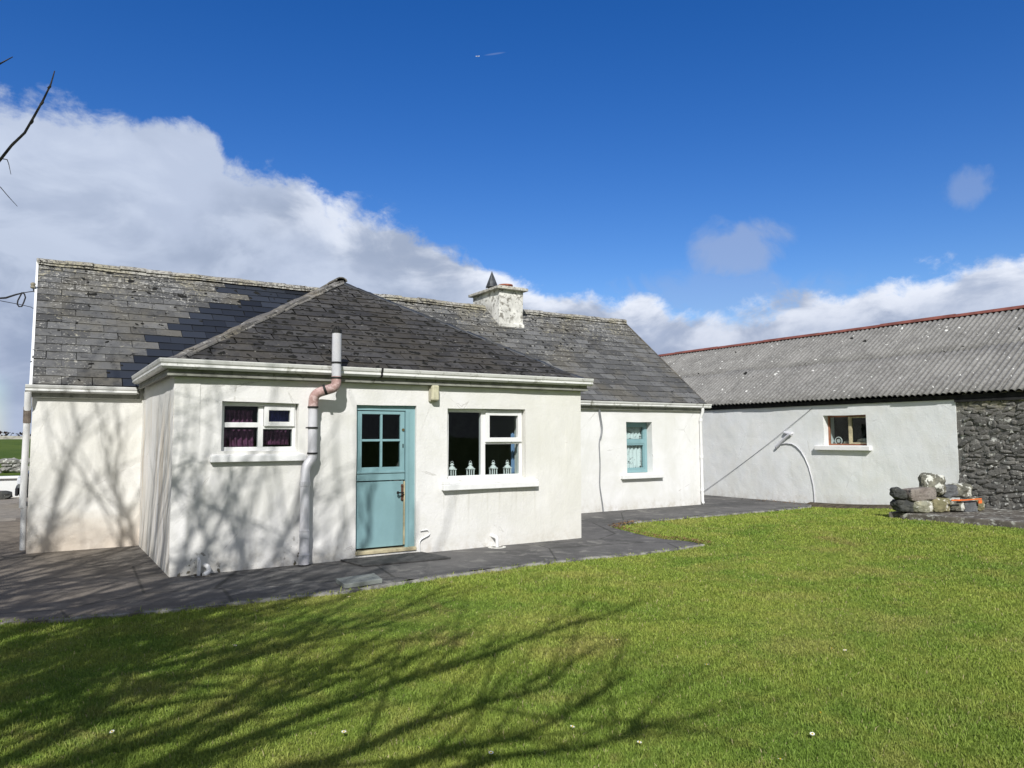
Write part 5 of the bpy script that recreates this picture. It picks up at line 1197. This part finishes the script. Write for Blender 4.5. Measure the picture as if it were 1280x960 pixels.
LONGS = [([(-2.44, 0.67, 2.3), (-2.41, 1.01, 2.88), (-1.64, 1.38, 3.45), (-1.19, 1.34, 4.02), (-0.58, 2.25, 4.6)], 1.5, 0.08, 26),
         ([(-2.76, 1.25, 2.2), (-2.68, 1.17, 3.0), (-2.33, 1.25, 3.8)], 1.7, 0.075, 20),
         ([(-1.68, 0.8, 2.2), (-1.46, 1.0, 2.73), (-1.23, 0.95, 3.27), (-0.61, 0.52, 3.8)], 1.3, 0.065, 18),
         ([(-1.78, 0.74, 2.2), (-1.2, 0.49, 2.93), (-0.23, 0.69, 3.67), (1.29, 1.7, 4.4)], 1.2, 0.075, 22),
         ([(-1.15, 0.61, 2.3), (-0.57, 0.46, 2.83), (0.13, 0.39, 3.37), (0.74, 0.82, 3.9)], 1.4, 0.06, 14),
         ([(-0.65, 0.49, 2.4), (-0.03, 0.11, 3.0), (0.85, 0.41, 3.6)], 1.5, 0.055, 12),
         ([(-3.1, 1.5, 2.4), (-2.7, 1.69, 3.2), (-2.47, 1.76, 4.0)], 1.9, 0.08, 22),
         ([(-0.3, 0.36, 2.5), (0.25, 0.12, 2.95), (0.95, -0.09, 3.4)], 1.6, 0.05, 10),
         ([(-2.18, 0.49, 2.4), (-1.76, 0.33, 3.0), (-1.59, 0.25, 3.6), (-1.02, 0.67, 4.2)], 1.6, 0.07, 22),
         ([(-3.63, 1.53, 3.0), (-3.19, 1.49, 3.65), (-2.7, 1.23, 4.3)], 2.3, 0.08, 20),
         ([(-4.58, 1.48, 4.2), (-3.69, 1.76, 4.9), (-2.1, 2.6, 5.5)], 2.6, 0.09, 20),
         ([(-5.73, 2.64, 4.6), (-5.6, 3.61, 5.2), (-5.67, 5.71, 5.8)], 2.9, 0.085, 18),
         ([(-5.1, 1.7, 4.4), (-4.3, 2.3, 5.0), (-3.6, 3.2, 5.6)], 2.7, 0.08, 18),
         ([(-4.9, 1.2, 4.0), (-3.9, 1.3, 4.5), (-2.9, 1.5, 5.0)], 2.2, 0.08, 18),
         ([(-3.96, 1.03, 4.3), (-2.64, 1.21, 4.9), (-1.53, 2.16, 5.6)], 2.4, 0.085, 20),
         ([(-6.56, 3.1, 5.2), (-6.78, 4.24, 6.0)], 3.1, 0.05, 11),
         ([(-3.16, 1.98, 5.4), (-3.3, 2.03, 6.2)], 3.0, 0.06, 13),
         ([(-3.72, 1.89, 5.4), (-3.56, 2.1, 6.2)], 3.0, 0.06, 12),
         ([(-2.82, 2.46, 5.4), (-2.41, 2.91, 6.1)], 3.0, 0.055, 12),
         ([(-3.43, 1.63, 5.8), (-3.62, 1.57, 6.5)], 3.5, 0.05, 12),
         ([(-1.86, 2.82, 5.6), (-1.73, 3.04, 6.3)], 3.5, 0.05, 9),
         ([(-6.43, 2.64, 6.2), (-6.17, 2.82, 7.0), (-6.03, 3.29, 7.6)], 3.8, 0.055, 13),
         ([(-5.47, 3.47, 6.0), (-5.75, 3.19, 6.9), (-5.65, 3.67, 7.5)], 3.8, 0.055, 13)]   # long low limbs sweeping over the lawn: (right, ahead, height) of the viewer
b1 = cw(-4.6, -2.6); b1.z = -.05
limbsB = [(1.6, cd(.9, .1, .55), 5.8, .085), (2.0, cd(.85, .35, .8), 5.0, .08), (2.3, cd(.6, -.3, .9), 4.6, .075), (2.6, cd(.8, .5, 1.0), 4.6, .07), (2.8, cd(.1, .7, .9), 3.8, .07), (3.1, cd(-.6, .4, .9), 3.8, .07), (3.3, cd(.35, .1, 1), 4.2, .075), (3.6, cd(-.4, -.6, 1), 3.6, .06), (4.0, cd(.5, .5, 1.2), 3.8, .06), (4.3, cd(0, 0, 1), 3.8, .06), (2.1, cd(-.7, .1, .8), 4.2, .07)]
limbsB += [(3.4, cd(.15, .85, .95), 6.2, .085), (3.0, cd(.35, .8, 1.0), 6.0, .08), (3.8, cd(.45, .75, 1.1), 5.8, .08), (4.2, cd(-.1, .7, 1.0), 5.6, .075), (4.3, cd(.6, .55, 1.2), 5.6, .075), (4.0, cd(.25, .6, 1.3), 5.4, .07), (2.0, cd(1, -.15, .75), 5.2, .075), (2.7, cd(.9, .15, 1.1), 5.0, .075), (3.3, cd(.7, .1, 1.3), 4.6, .07), (3.0, cd(.5, -.5, .8), 4.4, .07)]
tree(tuple(b1), 8, .19, cd(.35, .1, .2), 41, 'leafless tree whose trunk stands behind the viewer, throwing branching shade over the lawn', limbsB[3:], (9, 9, 6),
     [([cw3(-4.6, -2.6, h0 + .7)] + [cw3(x_, y_ - 1.13, z_ + .9) for x_, y_, z_ in pl_], r_, ns_) for pl_, h0, r_, ns_ in LONGS])
b3 = cw(-4.6, -5.4); b3.z = -.05
limbsC = [(2.4, cd(.8, .2, .8), 5.0, .09), (2.8, cd(-.5, .5, .9), 4.6, .08), (3.2, cd(.5, .6, .9), 4.8, .085), (3.6, cd(.9, -.1, 1), 4.8, .08), (4.0, cd(-.6, -.1, 1), 4.2, .075), (4.4, cd(.3, .5, 1.1), 4.4, .08), (4.8, cd(.4, -.3, 1.2), 4.0, .07), (5.2, cd(-.1, .2, 1.2), 4.0, .07), (3.0, cd(.2, .9, .8), 4.6, .08), (5.0, cd(.6, .3, 1), 4.0, .07)]
tree(tuple(b3), 10.5, .2, cd(.25, .15, .2), 63, 'taller leafless tree farther behind the viewer with ascending limbs', limbsC, (9, 7, 5))
b2 = cw(-6.9, 1.6); b2.z = -.05
limbsA = [(1.8, cd(.7, .2, .7), 3.6, .07), (2.2, cd(.4, .7, .8), 3.8, .07), (2.5, cd(-.6, .3, .9), 3.8, .07), (2.8, cd(.55, -.3, 1), 3.9, .07), (3.2, cd(.3, .3, 1), 4.0, .075), (3.5, cd(-.3, -.5, 1), 3.6, .06), (4.0, cd(.2, .1, 1.2), 4.0, .06), (3.0, cd(.0, -.8, .8), 3.6, .06)]
tree(tuple(b2), 8, .18, cd(.1, 0, .2), 52, 'leafless tree beside the lawn whose thin twigs reach into the sky over the gable', limbsA, (9, 10, 8, 5))
T2 = [o for o in COL.objects if o.get('label', '').startswith('leafless tree beside the lawn')][0]
mb = MB()
mb.tube([(-4.4, -3.6, 1.7), (-3.4, -3.45, 2.0), (-2.5, -3.35, 2.45), (-1.95, -3.31, 2.9), (-1.74, -3.29, 3.15), (-1.58, -3.27, 3.43), (-1.52, -3.25, 3.55), (-1.45, -3.23, 3.66), (-1.40, -3.20, 3.80), (-1.35, -3.18, 3.94), (-1.31, -3.14, 4.08), (-1.29, -3.10, 4.20)], [.028, .02, .014, .011, .0105, .0095, .009, .0085, .008, .007, .0055, .0035], 7)
for p_ in ((-1.515, -3.245, 3.56), (-1.42, -3.21, 3.74), (-1.365, -3.185, 3.90), (-1.325, -3.15, 4.04)):
    q_ = Vector(p_); mb.tube([q_, q_ + Vector((.012, -.008, .016)), q_ + Vector((.016, -.008, .028))], [.010, .009, .003], 6)
mb.tube([(-1.58, -3.27, 3.44), (-1.54, -3.30, 3.43), (-1.53, -3.31, 3.40), (-1.515, -3.31, 3.33)], [.004, .0032, .0026, .0015], 5)
mb.tube([(-1.78, -3.28, 3.10), (-1.62, -3.28, 3.28), (-1.57, -3.28, 3.24), (-1.52, -3.32, 3.17), (-1.47, -3.34, 3.11)], [.004, .0032, .0028, .0025, .0015], 5)
mb.tube([(-2.5, -3.0, 3.0), (-2.1, -3.0, 3.9), (-1.71, -3.07, 4.14), (-1.62, -3.12, 4.15), (-1.54, -3.18, 4.20)], [.014, .010, .007, .006, .003], 6)
mb.build('low_branch', 'bark', T2, smooth=True, recalc=False)

# ------------------------------------------------------------------ grass blades (uncountable: one object)
def inside(px, py, poly):
    c = np.zeros(len(px), bool); n = len(poly)
    for i in range(n):
        x0, y0 = poly[i]; x1, y1 = poly[(i + 1) % n]
        k = ((y0 > py) != (y1 > py)) & (px < (x1 - x0) * (py - y0) / (y1 - y0 + 1e-12) + x0); c ^= k
    return c
PP = np.array(pe + [(13.79, 8.6), (-12, 8.6)]); PLN = [(11.55, -1.52), (11.72, -3.4), (12.0, -6.5), (14, -6.5), (14, -1.45), (13.3, -1.45)]
sxs = []; 
NB = 620000
dd = 2.6 + (rng.random(NB * 2) ** 1.0) * 1.0
# distance from the viewer: dense near, thinning with distance, constant look in the picture
u_ = rng.random(int(NB * 2.0)); dist = 2.4 * (24 / 2.4) ** u_
ang = (rng.random(len(u_)) * 2 - 1) * .98
X = CAM.x + FWD.x * dist + RGT.x * dist * ang; Y = CAM.y + FWD.y * dist + RGT.y * dist * ang
jx, jy = rng.normal(0, .028, len(X)), rng.normal(0, .028, len(X)); onp = inside(X, Y, PP)
ok = (X < 13.45) & (Y < 1.25) & ~inside(X + jx, Y + jy, PP) & ~inside(X, Y, PLN); X, Y, dist, onp = X[ok], Y[ok], dist[ok], onp[ok]
n = len(X); gx = np.round((X + 16) / .35).astype(int)
def hv(X, Y):
    s1 = np.clip((Y - 1.3) / (-2.7), 0, 1); s1 = s1 * s1 * (3 - 2 * s1); s2 = np.clip((X - 6.5) / 4.7, 0, 1); s2 = s2 * s2 * (3 - 2 * s2); return -.037 + .125 * s1 * s2
Z = hv(X, Y); Z = np.where(onp, -.010, Z); lf = np.clip(dist / 6, .8, 3.2)
# tufty height variation
cl = np.sin(X * 7.1 + 3 * np.sin(Y * 3.3)) * np.sin(Y * 6.3 + 2 * np.sin(X * 4.1)) * .5 + np.sin(X * 2.1 + 1.3 * np.sin(Y * 1.7)) * .3
H = (.022 + .008 * cl + rng.normal(0, .006, n)).clip(.008, .06) * (1 + .12 * (lf - .8))
H *= np.where(rng.random(n) < .02, 1.9, 1)
wd = (.0022 + rng.random(n) * .0016) * lf; th = rng.random(n) * 6.283; le = rng.random(n) * .85 + .1; ph = rng.random(n) * 6.283
wx, wy = np.cos(th) * wd, np.sin(th) * wd; lx, ly = np.cos(ph) * H * le, np.sin(ph) * H * le
V = np.empty((n, 5, 3), np.float32)
V[:, 0] = np.stack([X - wx, Y - wy, Z], 1); V[:, 1] = np.stack([X + wx, Y + wy, Z], 1)
V[:, 2] = np.stack([X + wx * .8 + lx * .4, Y + wy * .8 + ly * .4, Z + H * .6], 1); V[:, 3] = np.stack([X - wx * .8 + lx * .4, Y - wy * .8 + ly * .4, Z + H * .6], 1)
V[:, 4] = np.stack([X + lx, Y + ly, Z + H * (1 - .25 * le)], 1)
me = bpy.data.meshes.new('grass'); me.vertices.add(n * 5); me.vertices.foreach_set('co', V.ravel())
base = (np.arange(n) * 5)[:, None]; loops = np.concatenate([base + np.array([[0, 1, 2, 3]]), base + np.array([[3, 2, 4]])], 1).astype(np.int32)
me.loops.add(n * 7); me.loops.foreach_set('vertex_index', loops.ravel())
st = np.empty((n, 2), np.int32); st[:, 0] = np.arange(n) * 7; st[:, 1] = st[:, 0] + 4; me.polygons.add(n * 2); me.polygons.foreach_set('loop_start', st.ravel())
me.update(calc_edges=True); me.validate()
a = me.attributes.new('tint', 'FLOAT_COLOR', 'POINT'); C4 = np.ones((n, 5, 4), np.float32); C4[:, :, 0] = rng.random(n)[:, None]; C4[:, :, 1] = rng.random(n)[:, None]; a.data.foreach_set('color', C4.ravel())
me.materials.append(M['grass_blade']); go = bpy.data.objects.new('grass', me); COL.objects.link(go); tag(go, 'short mown grass of the lawn', 'grass', kind='stuff')

# daisies
def daisy(loc):
    D = thing('daisy', loc, 'tiny white daisy flower in the mown lawn', 'daisy', 'daisies scattered in the lawn'); x, y, z = loc; mb = MB()
    for k in range(10):
        a_ = k * .628; c_, s_ = math.cos(a_), math.sin(a_); mb.add([(x, y, z + .035), (x + .010 * c_ - .003 * s_, y + .010 * s_ + .003 * c_, z + .038), (x + .014 * c_, y + .014 * s_, z + .038), (x + .010 * c_ + .003 * s_, y + .010 * s_ - .003 * c_, z + .038)], [(0, 1, 2, 3)])
    mb.build('petals', 'daisy', D, recalc=False); mb = MB(); mb.lathe((x, y, z + .034), [(.004, 0), (.005, .005), (.002, .008)], 8); mb.build('eye', 'daisy_eye', D); return D
rr = random.Random(77); spots = []
while len(spots) < 15:
    dist_ = 3.4 * (9 / 3.4) ** rr.random(); q_ = cw(dist_ * rr.uniform(-.62, .62), dist_)
    if q_.y < -2.0: spots.append((q_.x, q_.y, hlawn(q_.x, q_.y)))
d0 = daisy(spots[0])
for s_ in spots[1:]: c_ = copy_tree(d0); c_.location = s_; c_.rotation_euler = (rr.uniform(-.3, .3), rr.uniform(-.3, .3), rr.uniform(0, 6))

# ------------------------------------------------------------------ render settings
vs_ = scene.view_settings; vs_.view_transform = 'Standard'; vs_.look = 'None'; vs_.exposure = 0; vs_.gamma = 1; vs_.use_curve_mapping = False
scene.render.engine = 'CYCLES'; cy = scene.cycles; cy.max_bounces = 6; cy.diffuse_bounces = 3; cy.glossy_bounces = 3; cy.transparent_max_bounces = 8; cy.use_denoising = True; cy.caustics_reflective = False; cy.caustics_refractive = False
